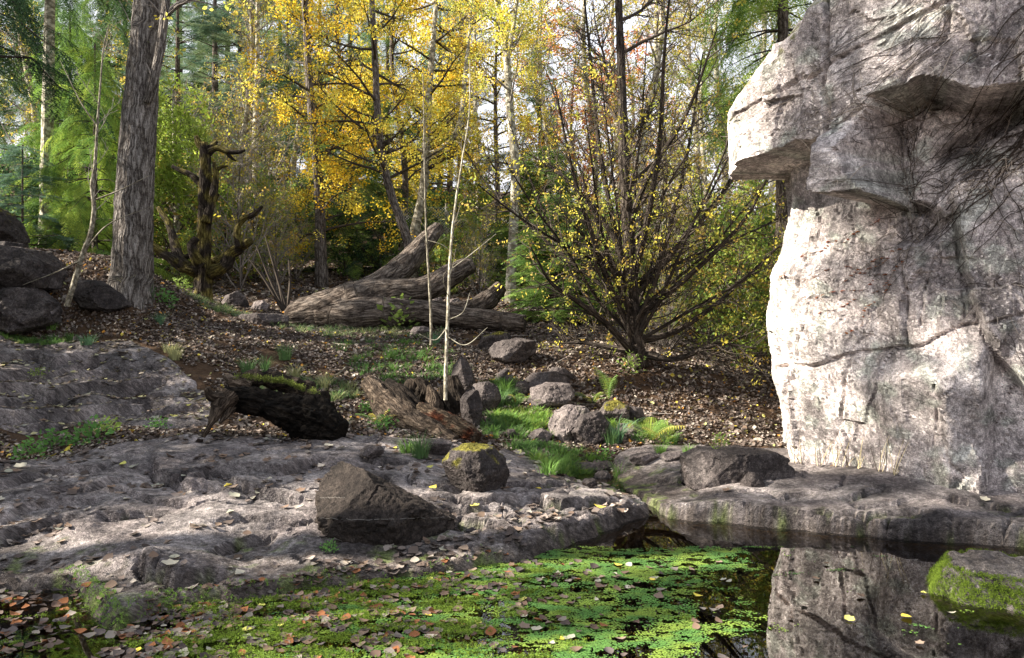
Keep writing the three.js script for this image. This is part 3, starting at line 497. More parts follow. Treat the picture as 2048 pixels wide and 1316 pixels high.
function barsGeo(bars, sides = [10, 6, 4, 3, 3]) { // thin bars as open prisms, one geometry
  const pos = [], idx = []; const d = V(0, 0, 0), s = V(0, 0, 0), u = V(0, 0, 0);
  for (const [pts, rad, level] of bars) {
    const m = sides[level] ?? 3, k = pos.length / 3;
    pts.forEach((p, i) => { d.copy(pts[Math.min(i + 1, pts.length - 1)]).sub(pts[Math.max(0, i - 1)]).normalize(); s.set(0.31, 0.2, 0.93).cross(d).normalize(); u.copy(d).cross(s); for (let j = 0; j < m; j++) { const a = j / m * Math.PI * 2; pos.push(p.x + (s.x * Math.cos(a) + u.x * Math.sin(a)) * rad[i], p.y + (s.y * Math.cos(a) + u.y * Math.sin(a)) * rad[i], p.z + (s.z * Math.cos(a) + u.z * Math.sin(a)) * rad[i]); } });
    for (let i = 0; i < pts.length - 1; i++) for (let j = 0; j < m; j++) { const a = k + i * m + j, b = k + i * m + (j + 1) % m; idx.push(a, b, a + m, b, b + m, a + m); }
  }
  return geo(pos, idx);
}
const stuff = (o) => { o.userData.kind = 'stuff'; return o; };
const barkRough = (f, a, seed = 0) => (t, ang, p) => 1 + a * fbm3(p.x * f + seed, p.y * f * 0.35, p.z * f, 3);
// ---------------------------------------------------------------- boulders
const wedge = rock('boulder', 'large dark wedge-shaped boulder with thin pale veins lying on the slab at the water', 'boulder', [[630, 940], [636, 928], [660, 920], [700, 930], [750, 962], [800, 985], [850, 1003], [906, 1035], [902, 1062], [880, 1098], [830, 1118], [740, 1125], [690, 1118], [655, 1085], [644, 1040], [634, 990]], 5.75, { hung: true, thick: 0.36, seed: 41, facets: 5, rough: 0.10, power: 3.4, detail: 44, tone: 0.19, warm: 1, cut: 0.97, back: 0.05 });
{ // the thin pale veins of the wedge, laid on its face
  const ray = new THREE.Raycaster(); wedge.updateMatrixWorld();
  for (const [pts, r] of [[[[640, 1036], [670, 1037], [720, 1040], [780, 1038], [840, 1036], [900, 1034]], 0.0015], [[[640, 996], [660, 995], [690, 995]], 0.0012]]) {
    const hit = []; for (let i = 0; i <= 24; i++) { const f = i / 24 * (pts.length - 1), k = Math.min(pts.length - 2, Math.floor(f)), p = P(lerp(pts[k][0], pts[k + 1][0], f - k), lerp(pts[k][1], pts[k + 1][1], f - k) + 1.5 * n2(i * 0.5, r * 900), 4); ray.set(V(0, EYE, 0), p.sub(V(0, EYE, 0)).normalize()); const h = ray.intersectObject(wedge)[0]; if (h) hit.push(wedge.worldToLocal(h.point)); }
    if (hit.length > 3) mesh('vein', plain(limb(hit, [r, r * 1.3, r], { along: 48, around: 4 })), M.vein, wedge);
  }
}
rock('boulder', 'rounded grey boulder with yellow-green moss on its crown, on the slab by the stream', 'boulder', [[886, 920], [905, 895], [940, 888], [985, 893], [1010, 918], [1019, 948], [1008, 975], [960, 988], [915, 975], [893, 955]], 7.1, { thick: 0.24, seed: 8, facets: 8, rough: 0.06, power: 2.8, detail: 30, tone: 0.42, mossy: 0.66 });
rock('boulder', 'long flat-topped grey block on the ledge, lying against the foot of the cliff slope', 'boulder', [[1368, 915], [1400, 899], [1480, 899], [1540, 901], [1575, 918], [1584, 950], [1570, 972], [1500, 985], [1400, 985], [1370, 968]], 7.25, { hung: true, thick: 0.24, seed: 5, facets: 5, rough: 0.06, power: 9, detail: 36, tone: 0.5, cut: 0.94 });
rock('stone', 'small pointed brown stone leaning on the long flat-topped block', 'stone', [[1474, 982], [1482, 958], [1502, 944], [1522, 950], [1533, 970], [1528, 990], [1480, 993]], 6.95, { hung: true, thick: 0.1, seed: 15, facets: 7, tone: 0.62, detail: 14 });
rock('boulder', 'pale lichen-covered rock with a sunlit top among grass by the ferns', 'boulder', [[1096, 850], [1108, 822], [1140, 810], [1172, 814], [1190, 840], [1180, 875], [1120, 885], [1098, 872]], 9.3, { thick: 0.26, seed: 26, facets: 8, tone: 1.15, lichen: 0.7 });
rock('boulder', 'dark angular rock standing in front of the pale lichen-covered rock', 'boulder', [[1140, 860], [1160, 828], [1200, 822], [1218, 845], [1212, 880], [1180, 895], [1150, 890]], 9.05, { thick: 0.2, seed: 27, facets: 8, tone: 0.5 });
rock('boulder', 'rock with a mossy yellow-green top behind the pale lichen-covered rock', 'boulder', [[1196, 830], [1210, 806], [1235, 800], [1257, 812], [1258, 835], [1240, 850], [1205, 848]], 9.8, { thick: 0.2, seed: 28, facets: 6, tone: 0.7, mossy: 0.9 });
rock('stone', 'reddish brown stone half buried right behind the mossy-topped rock', 'stone', [[1250, 838], [1258, 812], [1285, 816], [1290, 838], [1270, 850]], 10.0, { seed: 29, tone: 0.7, detail: 14 });
rock('stone', 'low flat stone with moss at the foot of the fern', 'stone', [[1230, 862], [1238, 848], [1270, 846], [1290, 858], [1284, 872], [1240, 872]], 9.5, { seed: 30, tone: 0.9, detail: 14, mossy: 0.4 });
rock('boulder', 'large smooth grey rock with a pale face on the leafy slope below the reddish slabs', 'boulder', [[1052, 800], [1062, 775], [1095, 765], [1140, 768], [1150, 790], [1140, 808], [1090, 815], [1058, 812]], 10.2, { thick: 0.3, seed: 31, facets: 6, tone: 0.95 });
rock('stone', 'long cracked reddish slab above the smooth grey rock', 'stone', [[1042, 762], [1060, 746], [1110, 742], [1145, 752], [1140, 768], [1080, 772], [1048, 774]], 10.6, { thick: 0.3, seed: 32, facets: 7, tone: 0.8 });
rock('stone', 'pale reddish slab tilted against the long cracked slab', 'stone', [[1098, 744], [1104, 734], [1130, 737], [1154, 752], [1150, 764], [1120, 754]], 10.8, { seed: 33, tone: 0.9, detail: 14 });
rock('stone', 'rounded reddish stone at the left end of the cracked slab', 'stone', [[1026, 780], [1034, 763], [1052, 761], [1064, 776], [1056, 790], [1032, 790]], 10.4, { seed: 34, tone: 0.75, detail: 14 });
rock('stone', 'thin slanted stone on the leafy slope left of the cracked slab', 'stone', [[984, 764], [1000, 742], [1018, 733], [1020, 744], [1006, 760], [990, 768]], 10.8, { seed: 35, tone: 0.85, detail: 12, thick: 0.1 });
rock('stone', 'round stone beside the thin slanted stone', 'stone', [[1004, 764], [1012, 750], [1026, 750], [1030, 764], [1016, 772]], 10.7, { seed: 36, tone: 0.72, detail: 12 });
rock('boulder', 'broad brown boulder with leaves on its back below the end of the fallen trunk', 'boulder', [[978, 700], [990, 685], [1030, 676], [1070, 680], [1075, 698], [1050, 722], [1010, 728], [985, 716]], 11.4, { thick: 0.32, seed: 37, facets: 7, tone: 0.6 });
rock('boulder', 'boulder with a bright moss cushion under the end of the fallen trunk', 'boulder', [[955, 690], [965, 672], [1000, 662], [1030, 668], [1034, 686], [1000, 700], [965, 702]], 11.9, { seed: 38, tone: 0.45, mossy: 0.75 });
rock('boulder', 'tall narrow brown rock behind the jagged stump', 'boulder', [[898, 770], [905, 735], [922, 712], [938, 725], [950, 760], [948, 790], [910, 795]], 10.1, { thick: 0.2, seed: 39, tone: 0.55 });
rock('boulder', 'smooth brown rock right of the jagged stump above the grass', 'boulder', [[940, 790], [945, 768], [975, 762], [1000, 775], [1004, 800], [985, 825], [950, 835]], 9.8, { seed: 40, tone: 0.6 });
rock('boulder', 'dark rock hollowed below, at the foot of the jagged stump', 'boulder', [[925, 850], [920, 800], [938, 775], [958, 785], [966, 815], [960, 850], [940, 865]], 9.5, { thick: 0.2, seed: 44, tone: 0.36 });
rock('stone', 'flat pale stone in the grass below the rotten root', 'stone', [[1046, 878], [1056, 862], [1085, 857], [1105, 868], [1098, 882], [1060, 886]], 9.0, { seed: 45, tone: 0.85, detail: 16 });
rock('stone', 'small dark stone in the bright grass beside the rotten root', 'stone', [[1008, 868], [1015, 858], [1030, 858], [1034, 870], [1020, 878]], 9.1, { seed: 46, tone: 0.6, detail: 10 });
rock('stone', 'flat grey-green slab under the pale end of the rotten root', 'stone', [[830, 892], [845, 880], [880, 877], [905, 886], [895, 905], [860, 912], [836, 908]], 8.1, { thick: 0.3, seed: 47, tone: 0.95, lichen: 0.5, detail: 18 });
rock('stone', 'pale flat stone with a mossy rim at the head of the stream', 'stone', [[1126, 935], [1135, 925], [1170, 922], [1196, 928], [1190, 940], [1150, 946]], 8.5, { thick: 0.14, seed: 48, tone: 0.95, mossy: 0.45, detail: 16 });
rock('stone', 'brown block set across the stream', 'stone', [[1188, 940], [1190, 926], [1215, 922], [1232, 927], [1230, 942], [1205, 947]], 8.35, { thick: 0.1, seed: 49, tone: 0.55, power: 4, detail: 14 });
rock('stone', 'wet white-flecked stone in the mouth of the stream', 'stone', [[1186, 962], [1190, 946], [1205, 940], [1220, 948], [1222, 964], [1205, 974]], 7.95, { thick: 0.08, seed: 50, tone: 0.7, lichen: 0.6, detail: 14 });
rock('stone', 'low wet stone below the white-flecked stone', 'stone', [[1160, 968], [1170, 958], [1190, 958], [1196, 970], [1178, 976]], 7.9, { thick: 0.08, seed: 51, tone: 0.5, detail: 12 });
rock('boulder', 'layered rock step jutting from the left bank under the spruce', 'boulder', [[-90, 560], [-60, 500], [0, 492], [60, 500], [92, 530], [96, 575], [40, 590], [-40, 595]], 10.7, { hung: true, thick: 0.7, seed: 52, tone: 0.38, power: 7, facets: 9 });
rock('boulder', 'round grey-brown boulder with whitish scratches at the foot of the left bank', 'boulder', [[-40, 640], [-20, 600], [20, 578], [65, 576], [98, 605], [108, 645], [60, 668], [-10, 668]], 10.3, { thick: 0.45, seed: 53, tone: 0.5, power: 3.5, facets: 14 });
rock('boulder', 'dark sloping rock slab in the bank below the thick grey trunk', 'boulder', [[150, 590], [165, 562], [195, 560], [240, 590], [258, 612], [230, 625], [170, 618]], 10.8, { thick: 0.3, seed: 54, tone: 0.34, facets: 6 });
rock('boulder', 'flat dark rock crowning the left bank beneath the slender trunk', 'boulder', [[-80, 500], [-60, 484], [20, 484], [90, 490], [100, 500], [40, 508], [-40, 508]], 11.4, { hung: true, thick: 0.6, seed: 55, tone: 0.4, power: 7 });
rock('boulder', 'big mossy brown boulder behind the bank beside the slender trunk', 'boulder', [[-90, 500], [-60, 430], [-10, 410], [20, 440], [40, 480], [38, 500], [-20, 510]], 12.6, { hung: true, thick: 0.6, seed: 56, tone: 0.35, mossy: 0.3 });
rock('stone', 'tawny split stone behind the mossy pollard in sunlight', 'stone', [[440, 610], [450, 592], [475, 582], [492, 595], [490, 612], [460, 618]], 15.0, { seed: 57, tone: 1.0, detail: 14 });
rock('stone', 'white limestone lump beside the tawny split stone', 'stone', [[500, 618], [505, 604], [525, 600], [540, 610], [536, 624], [512, 626]], 14.8, { seed: 58, tone: 1.5, detail: 14 });
rock('stone', 'dark rounded stone in front of the tawny split stone', 'stone', [[466, 615], [476, 598], [494, 600], [498, 616], [480, 620]], 14.4, { seed: 59, tone: 0.4, detail: 12 });
rock('stone', 'low squared stone at the root end of the fallen trunk', 'stone', [[478, 640], [484, 628], [540, 626], [580, 632], [584, 650], [520, 656], [482, 652]], 13.1, { thick: 0.25, seed: 60, tone: 0.6, power: 4 });
rock('stone', 'white stone wedged behind the lower limbs of the fallen trunk', 'stone', [[862, 606], [868, 590], [884, 596], [888, 612], [874, 616]], 14.2, { seed: 61, tone: 1.5, detail: 12 });
rock('stone', 'grey stone behind the lower limbs of the fallen trunk', 'stone', [[888, 616], [894, 600], [916, 596], [930, 608], [924, 622], [900, 624]], 14.4, { seed: 62, tone: 0.9, detail: 12 });
rock('stone', 'sunlit pale stone among leaves in front of the fallen trunk', 'stone', [[818, 664], [826, 654], [850, 652], [866, 660], [858, 672], [830, 674]], 12.3, { seed: 63, tone: 1.1, detail: 12 });
for (const [i, px, d, tone, label] of [[0, [[715, 905], [725, 890], [760, 892], [775, 905], [745, 915]], 7.55, 0.8, 'flat stone set in leaves behind the dark wedge-shaped boulder'], [1, [[1310, 915], [1325, 905], [1360, 904], [1372, 914], [1340, 922]], 8.5, 1.1, 'low white stone at the back of the sunlit ledge'], [2, [[1250, 925], [1262, 910], [1300, 905], [1318, 914], [1290, 928]], 8.6, 1.15, 'flat white stone above the stream mouth'], [3, [[1000, 800], [1008, 790], [1024, 792], [1026, 804], [1010, 808]], 10.1, 0.7, 'small brown stone under a hanging tuft of grass'], [4, [[1090, 842], [1096, 834], [1110, 836], [1108, 846]], 9.7, 0.8, 'small stone in the sunlit grass behind the lichen-covered rock']])
  rock('stone', label, 'stone', px, d, { seed: 70 + i, tone, detail: 12, thick: 0.15 });
{ // the flat-topped stone standing in the pond
  const c = P(1992, 1185, 4.85), t = thing('pond_stone', 'flat grey stone rising from the pond with bright green moss round its sides', 'stone', V(c.x, -0.25, c.z)); t.scale.set(0.86, 0.96, 0.86);
  const prof = [[0.46, 0], [0.44, 0.14], [0.40, 0.26], [0.35, 0.34], [0.30, 0.41], [0.27, 0.435], [0.2, 0.445], [0.1, 0.445], [0.001, 0.44]];
  const pos = [], uv = [], col = [], idx = [], n = 72, m = 40, at = (v) => { const k = v * (prof.length - 1), i = Math.min(prof.length - 2, Math.floor(k)); return [lerp(prof[i][0], prof[i + 1][0], k - i), lerp(prof[i][1], prof[i + 1][1], k - i)]; };
  for (let j = 0; j <= m; j++) for (let i = 0; i <= n; i++) { const a = i / n * Math.PI * 2, [r, y] = at(j / m), q = r * (1 + 0.13 * n2(Math.cos(a) * 1.2 + 4, Math.sin(a) * 1.2)) + (j < m * 0.6 ? 0.035 * fbm3(Math.cos(a) * 4, y * 8, Math.sin(a) * 4, 4) : 0), x = Math.cos(a) * q * 1.1, z = Math.sin(a) * q; pos.push(x, y + 0.02 * n2(x * 6, z * 6), z); uv.push(x + y, z + y); const k = 0.75 + 0.4 * fbm2(x * 6, z * 6); col.push(k, k, k * 0.95); }
  for (let j = 0; j < m; j++) for (let i = 0; i < n; i++) { const a = j * (n + 1) + i; idx.push(a, a + n + 1, a + 1, a + 1, a + n + 1, a + n + 2); }
  mesh('rock_core', geo(pos, idx, { uv, color: col }), M.rock, t);
  const R = rand(5), tuft = sprigGeo(7, 0.6, 3, { width: 0.35, droop: 0.1 }), list = [];
  for (let k = 0; k < 11000; k++) { const a = R() * 6.283, v = R() * 0.58, [r, y] = at(v), q = r * (1 + 0.13 * n2(Math.cos(a) * 1.2 + 4, Math.sin(a) * 1.2)) + 0.035 * fbm3(Math.cos(a) * 4, y * 8, Math.sin(a) * 4, 4); if (y < 0.2 || (y > 0.375 && R() > 0.35)) continue; const g = 0.6 + 0.7 * R(); list.push({ m: alongM(V(Math.cos(a) * q * 1.1, y, Math.sin(a) * q), V(Math.cos(a), 0.8, Math.sin(a)), R() * 6, 0.012 + 0.012 * R()), c: lin(0.13 * g, 0.19 * g, 0.02 * g) }); }
  scatter('moss', tuft, leafy(lin(1, 1, 1), 0.3), list, t);
}
// ---------------------------------------------------------------- dead wood
const woodTint = (base, streaks = 0.5) => (t, a, p) => { const k = base * clamp(0.9 + streaks * fbm3(p.x * 5, p.y * 5, p.z * 5, 3), 0.4, 1.5); return [k, k * 0.95, k * 0.88]; };
{ // the fallen trunk with four great limbs
  const o = P(800, 655, 13), g = thing('fallen_tree', 'huge fallen grey tree trunk with four broken limbs lying across the clearing', 'fallen tree', o), L = (px, py, d) => P(px, py, d).sub(o);
  const ridges = (amp, sd) => (t, a, p) => 1 + amp * Math.abs(n3(Math.cos(a) * 3.2 + sd, t * 2.5, Math.sin(a) * 3.2)) + 0.06 * fbm3(p.x * 3 + sd, p.y * 3, p.z * 3, 3);
  mesh('trunk', limb([L(588, 634, 13.2), L(604, 632, 13.1), L(650, 622, 13), L(710, 606, 13), L(765, 592, 13.1), L(815, 585, 13.2)], [0.21, 0.27, 0.30, 0.33, 0.30, 0.2], { along: 90, around: 56, rough: ridges(0.14, 1), colour: woodTint(1.0), uv: 0.7 }), M.bark, g);
  const arms = [[[[730, 590, 13.1], [775, 560, 13.3], [815, 525, 13.7], [845, 490, 14], [878, 455, 14.3]], [0.24, 0.21, 0.19, 0.16, 0.11], 2], [[[745, 595, 13], [800, 585, 12.9], [850, 578, 12.9], [900, 552, 13.1], [942, 530, 13.3]], [0.24, 0.21, 0.19, 0.18, 0.13], 3],
    [[[640, 632, 12.9], [720, 630, 12.75], [790, 624, 12.7], [850, 624, 12.6], [910, 634, 12.5], [980, 640, 12.4], [1050, 646, 12.3]], [0.2, 0.28, 0.22, 0.17, 0.15, 0.15, 0.12], 4], [[[850, 615, 13.2], [900, 622, 13.4], [945, 616, 13.5], [975, 600, 13.6], [1003, 572, 13.7]], [0.13, 0.13, 0.14, 0.16, 0.10], 5]];
  for (const [pts, rad, sd] of arms) mesh('limb', limb(pts.map((p) => L(...p)), rad, { along: 70, around: 40, rough: ridges(0.16, sd * 7), colour: woodTint(0.95), uv: 0.7 }), M.bark, g);
  mesh('twig', limb([L(770, 560, 13.1), L(785, 548, 13), L(800, 530, 12.9)], [0.02, 0.012, 0.006], { along: 8, around: 6 }), M.bark, g);
}
{ // hollow rotten log, arched over the slab on a forked root
  const o = P(540, 880, 7.95), g = thing('hollow_log', 'blackened hollow rotten log arched over the slab on a pale forked root', 'log', o), L = (px, py, d) => P(px, py, d).sub(o);
  const rough = (t, a, p) => { const hole = Math.exp(-(((t - 0.42) / 0.2) ** 2) - ((((a - 1.2 + 9.42) % 6.283) - 3.1416) / 0.55) ** 2); return 0.88 + 0.3 * Math.abs(n3(Math.cos(a) * 2.6, t * 2.2, Math.sin(a) * 2.6 + 4)) + 0.34 * fbm3(p.x * 4, p.y * 4, p.z * 4, 4) + 0.1 * n3(p.x * 14, p.y * 26, p.z * 26); };
  mesh('log_body', limb([L(446, 792, 7.7), L(490, 800, 7.75), L(545, 812, 7.8), L(600, 830, 7.8), L(648, 850, 7.75), L(682, 868, 7.7)], [0.10, 0.11, 0.14, 0.19, 0.20, 0.12], { along: 90, around: 60, rough, colour: woodTint(0.12, 0.8), uv: 0.4 }), M.deadWood, g);
  mesh('upper_shell', limb([L(455, 762, 8.05), L(500, 756, 8.1), L(560, 764, 8.15), L(612, 784, 8.15), L(660, 822, 8.0)], [0.05, 0.075, 0.09, 0.10, 0.08], { along: 60, around: 36, rough: barkRough(6, 0.9, 3), colour: woodTint(0.34, 1.4), uv: 0.4 }), M.deadWood, g);
  mesh('root', limb([L(456, 790, 7.6), L(440, 812, 7.5), L(428, 835, 7.45), L(420, 850, 7.42), L(406, 874, 7.4)], [0.10, 0.075, 0.05, 0.028, 0.02], { along: 40, around: 24, rough: barkRough(9, 0.5, 9), colour: woodTint(0.95, 0.9), uv: 0.35 }), M.deadWood, g);
  mesh('root', limb([L(450, 798, 7.55), L(422, 790, 7.45), L(415, 775, 7.42)], [0.07, 0.045, 0.025], { along: 20, around: 16, rough: barkRough(12, 0.4, 2), colour: woodTint(0.7, 0.9), uv: 0.35 }), M.deadWood, g);
  mesh('root', limb([L(500, 775, 7.95), L(468, 764, 7.9), L(450, 752, 7.95)], [0.07, 0.06, 0.035], { along: 20, around: 16, rough: barkRough(9, 0.4, 5), colour: woodTint(1.25, 0.6), uv: 0.35 }), M.deadWood, g);
  mesh('root', limb([L(462, 815, 7.62), L(448, 835, 7.5), L(440, 846, 7.45)], [0.05, 0.03, 0.012], { along: 14, around: 10, rough: barkRough(12, 0.4, 8), colour: woodTint(0.8, 0.6), uv: 0.35 }), M.deadWood, g);
  const R = rand(31), list = [], tuft = sprigGeo(7, 0.6, 3, { width: 0.3, droop: 0.1 });
  for (let k = 0; k < 900; k++) { const t = R(), x = lerp(470, 676, t), c = L(x, table([[470, 752], [560, 758], [620, 778], [676, 838]], x) + 10 * R(), 7.9 + 0.15 * (R() - 0.5)); if (fbm3(c.x * 4, c.y * 4, c.z * 4 + 7) < -0.02) continue; const s = 0.5 + 0.8 * R(); list.push({ m: alongM(c, V(R() - 0.5, 1, R() - 0.3), R() * 6, 0.02 + 0.02 * R()), c: lin(0.12 * s, 0.15 * s, 0.025 * s) }); }
  scatter('moss', tuft, leafy(lin(1, 1, 1), 0.25), list, g);
}
{ // crumbling root of red rotten wood on the slope
  const o = P(860, 890, 8.6), g = thing('rotten_root', 'crumbling rotten root with raw red wood and grey splinters slanting down to the slab', 'root', o), L = (px, py, d) => P(px, py, d).sub(o);
  const split = (sd) => (t, a, p) => 1 + 0.3 * Math.abs(n3(Math.cos(a) * 3 + sd, t * 1.5, Math.sin(a) * 3)) + 0.22 * fbm3(p.x * 9, p.y * 9 + sd, p.z * 9, 4);
  const red = (t, a, p) => { const k = sstep(-0.1, 0.25, fbm3(p.x * 5, p.y * 5, p.z * 5, 4)), s = 0.8 + 0.6 * fbm3(p.x * 20, p.y * 20, p.z * 20, 2); return mix3([0.95, 0.88, 0.75], [0.75, 0.30, 0.17], k).map((c) => c * s); };
  mesh('red_heart', limb([L(838, 812, 8.8), L(868, 832, 8.7), L(905, 850, 8.6), L(940, 868, 8.5), L(956, 876, 8.45)], [0.05, 0.085, 0.1, 0.09, 0.05], { along: 60, around: 36, rough: split(3), colour: red, uv: 0.3 }), M.deadWood, g);
  mesh('grey_flank', limb([L(735, 765, 9.2), L(775, 808, 8.9), L(815, 842, 8.7), L(860, 866, 8.5), L(910, 888, 8.35)], [0.08, 0.12, 0.14, 0.13, 0.07], { along: 70, around: 40, rough: split(8), colour: woodTint(0.95, 0.9), uv: 0.35 }), M.deadWood, g);
  for (const [a, b, c, r, k] of [[[745, 762, 9.3], [790, 790, 9.05], [835, 830, 8.8], 0.09, 0.35], [[775, 762, 9.3], [810, 790, 9.1], [850, 828, 8.9], 0.075, 0.22], [[735, 775, 9.15], [770, 835, 8.75], [820, 880, 8.5], 0.07, 0.7]]) mesh('splinter', limb([L(...a), L(...b), L(...c)], [r * 0.5, r, r * 0.5], { along: 40, around: 20, rough: split(k * 30), colour: woodTint(k, 0.8), uv: 0.3 }), M.deadWood, g);
}
{ // jagged stump
  const o = P(895, 845, 9.3), g = thing('jagged_stump', 'dark splintered stump standing on the slope behind the thin white sapling', 'stump', o), L = (px, py, d) => P(px, py, d).sub(o);
  const rough = (sd) => (t, a, p) => 1 + 0.32 * Math.abs(n3(Math.cos(a) * 3 + sd, t * 1.2, Math.sin(a) * 3)) + 0.15 * fbm3(p.x * 10, p.y * 5, p.z * 10, 3);
  for (const [pts, r, k, sd] of [[[[870, 850, 9.2], [868, 810, 9.2], [858, 770, 9.25]], [0.13, 0.11, 0.02], 0.8, 1], [[[910, 860, 9.3], [895, 815, 9.25], [884, 772, 9.2]], [0.13, 0.11, 0.03], 0.22, 4], [[[930, 850, 9.45], [915, 800, 9.45], [905, 752, 9.5]], [0.13, 0.12, 0.05], 0.3, 6], [[[840, 800, 9.5], [845, 775, 9.5], [832, 756, 9.5]], [0.1, 0.09, 0.03], 0.3, 9], [[[815, 795, 9.55], [822, 772, 9.55], [815, 762, 9.6]], [0.12, 0.1, 0.03], 0.35, 12]])
    mesh('shard', limb(pts.map((p) => L(...p)), r, { along: 44, around: 28, rough: rough(sd), colour: woodTint(k, 0.8), uv: 0.3 }), M.deadWood, g);
}
// ---------------------------------------------------------------- trees
const leafMat = leafy(lin(1, 1, 1), 0.5), needleMat = leafy(lin(1, 1, 1), 0.35);
const sprigs = { maple: sprigGeo(15, 0.27, 21, { width: 0.8, droop: 0.35, spread: 5 }), beech: sprigGeo(4, 0.55, 22, { width: 0.55, droop: 0.2 }), willow: sprigGeo(9, 0.55, 23, { width: 0.24, droop: 0.9, drop: 0.2 }), bush: sprigGeo(6, 0.5, 24, { width: 0.6, droop: 0.15 }) };
const sprays = [sprayGeo(1), sprayGeo(2, { hang: 0.45, pairs: 10, needle: 0.06, dense: 10 }), sprayGeo(3, { pairs: 7, needle: 0.13, dense: 8, hang: 0.05 })];
const pick = (R, list) => { const [r, g, b] = list[Math.floor(R() * list.length)], k = 0.72 + 0.56 * R(); return lin(r * k, g * k, b * k); };
function leaves(name, buds, R, { sprig, size, colours, keep = 1, mat = leafMat }, parent, filter) {
  const list = []; for (const b of buds) { if (R() > keep || (filter && !filter(b.p))) continue; const d = b.d.clone().add(V(R() - 0.5, R() - 0.6, R() - 0.5).multiplyScalar(1.2)); list.push({ m: alongM(b.p, d, R() * 6.3, size * (0.7 + 0.6 * R())), c: pick(R, colours) }); }
  return scatter(name, sprig, mat, list, parent);
}
// broadleaf: trunk given as points in the world and radii
function broadleaf(name, label, category, { pts, rad, levels, leaf, mat, twigMat = M.twig, seed, around = 16, rough = [5, 0.16], filter, tint, extra = [] }, group) {
  const R = rand(seed), o = pts[0], t = thing(name, label, category, o, group), local = pts.map((p) => p.clone().sub(o));
  const curve = new THREE.CatmullRomCurve3(local, false, 'centripetal'), n = 24, fine = curve.getPoints(n), fr = fine.map((_, i) => { const k = i / n * (rad.length - 1), a = Math.min(rad.length - 2, Math.floor(k)); return lerp(rad[a], rad[a + 1], k - a); });
  mesh('trunk', limb(local, rad, { along: 64, around, rough: barkRough(rough[0], rough[1], seed), colour: tint, uv: 0.6 }), mat, t);
  const g = grow(R, { levels, trunk: [fine, fr] });
  for (const [p, r, lvl] of extra) { const q = p.map((x) => x.clone().sub(o)); mesh('limb', limb(q, r, { along: 30, around: 10, rough: barkRough(6, 0.15, seed), colour: tint, uv: 0.6 }), mat, t); const c = new THREE.CatmullRomCurve3(q, false, 'centripetal').getPoints(10); g.shoots(c, c.map((_, i) => lerp(r[0], r[r.length - 1], i / 10)), 0, lvl ?? 1, levels[lvl ?? 1]); }
  stuff(mesh('branchwork', barsGeo(g.bars), twigMat, t));
  if (leaf) leaves('foliage', g.buds, R, leaf, t, filter && ((p) => filter(p.clone().add(o))));
  return t;
}
function conifer(name, label, { base, height, spread, from = 0.12, seed, colours, spray = 0, size = 0.5, step = 0.3, per = 5, sag = 0.35, trunkR, density = 1, lean = V(0, 0, 0), trunkMat = M.bark, taper = 0.85, pale = 1 }, group) {
  const R = rand(seed), t = thing(name, label, 'conifer', base, group), list = [], bars = [], r0 = trunkR ?? height * 0.014;
  mesh('trunk', limb([V(0, -0.2, 0), V(0, height * 0.5, 0).addScaledVector(lean, 0.4), V(0, height, 0).add(lean)], [r0, r0 * 0.6, 0.015], { along: 40, around: 12, rough: barkRough(6, 0.16, seed), colour: woodTint(pale, 0.6), uv: 0.5 }), trunkMat, t);
  for (let y = height * from; y < height; y += step * (0.7 + 0.6 * R())) for (let k = 0; k < per; k++) {
    const h = (y - height * from) / (height * (1 - from)), a = R() * 6.283, len = spread * (Math.pow(1 - h, taper) * 0.95 + 0.06) * (0.65 + 0.5 * R()), o = V(0, y, 0).addScaledVector(lean, y / height), pts = [o], n = 5;
    for (let i = 1; i <= n; i++) { const f = i / n; pts.push(V(Math.cos(a + 0.25 * f * (R() - 0.5)) * len * f, y + len * (0.12 * f - sag * f * f * (0.7 + 0.6 * R())), Math.sin(a) * len * f).addScaledVector(lean, y / height)); }
    bars.push([pts, pts.map((_, i) => Math.max(0.004, 0.016 * len * (1 - i / (n + 1)))), 3]);
    const m = Math.max(2, Math.round(len / size * 3.4 * density));
    for (let i = 0; i < m; i++) {
      const f = lerp(0.22, 1, Math.sqrt((i + R()) / m)), j = Math.min(n - 1, Math.floor(f * n)), p = pts[j].clone().lerp(pts[j + 1], f * n - j), d = pts[j + 1].clone().sub(pts[j]), yaw = Math.atan2(d.x, d.z) + (R() - 0.5) * 2.2 * (f > 0.95 ? 0.3 : 1), down = -Math.atan2(d.y, Math.hypot(d.x, d.z)) + (R() - 0.3) * 0.5;
      list.push({ m: placeM(p, down, yaw, (R() - 0.5) * 0.8, size * (0.7 + 0.6 * R())), c: pick(R, colours) });
    }
  }
  stuff(mesh('branchwork', barsGeo(bars), M.twig, t)); scatter('foliage', sprays[spray], needleMat, list, t);
  return t;
}
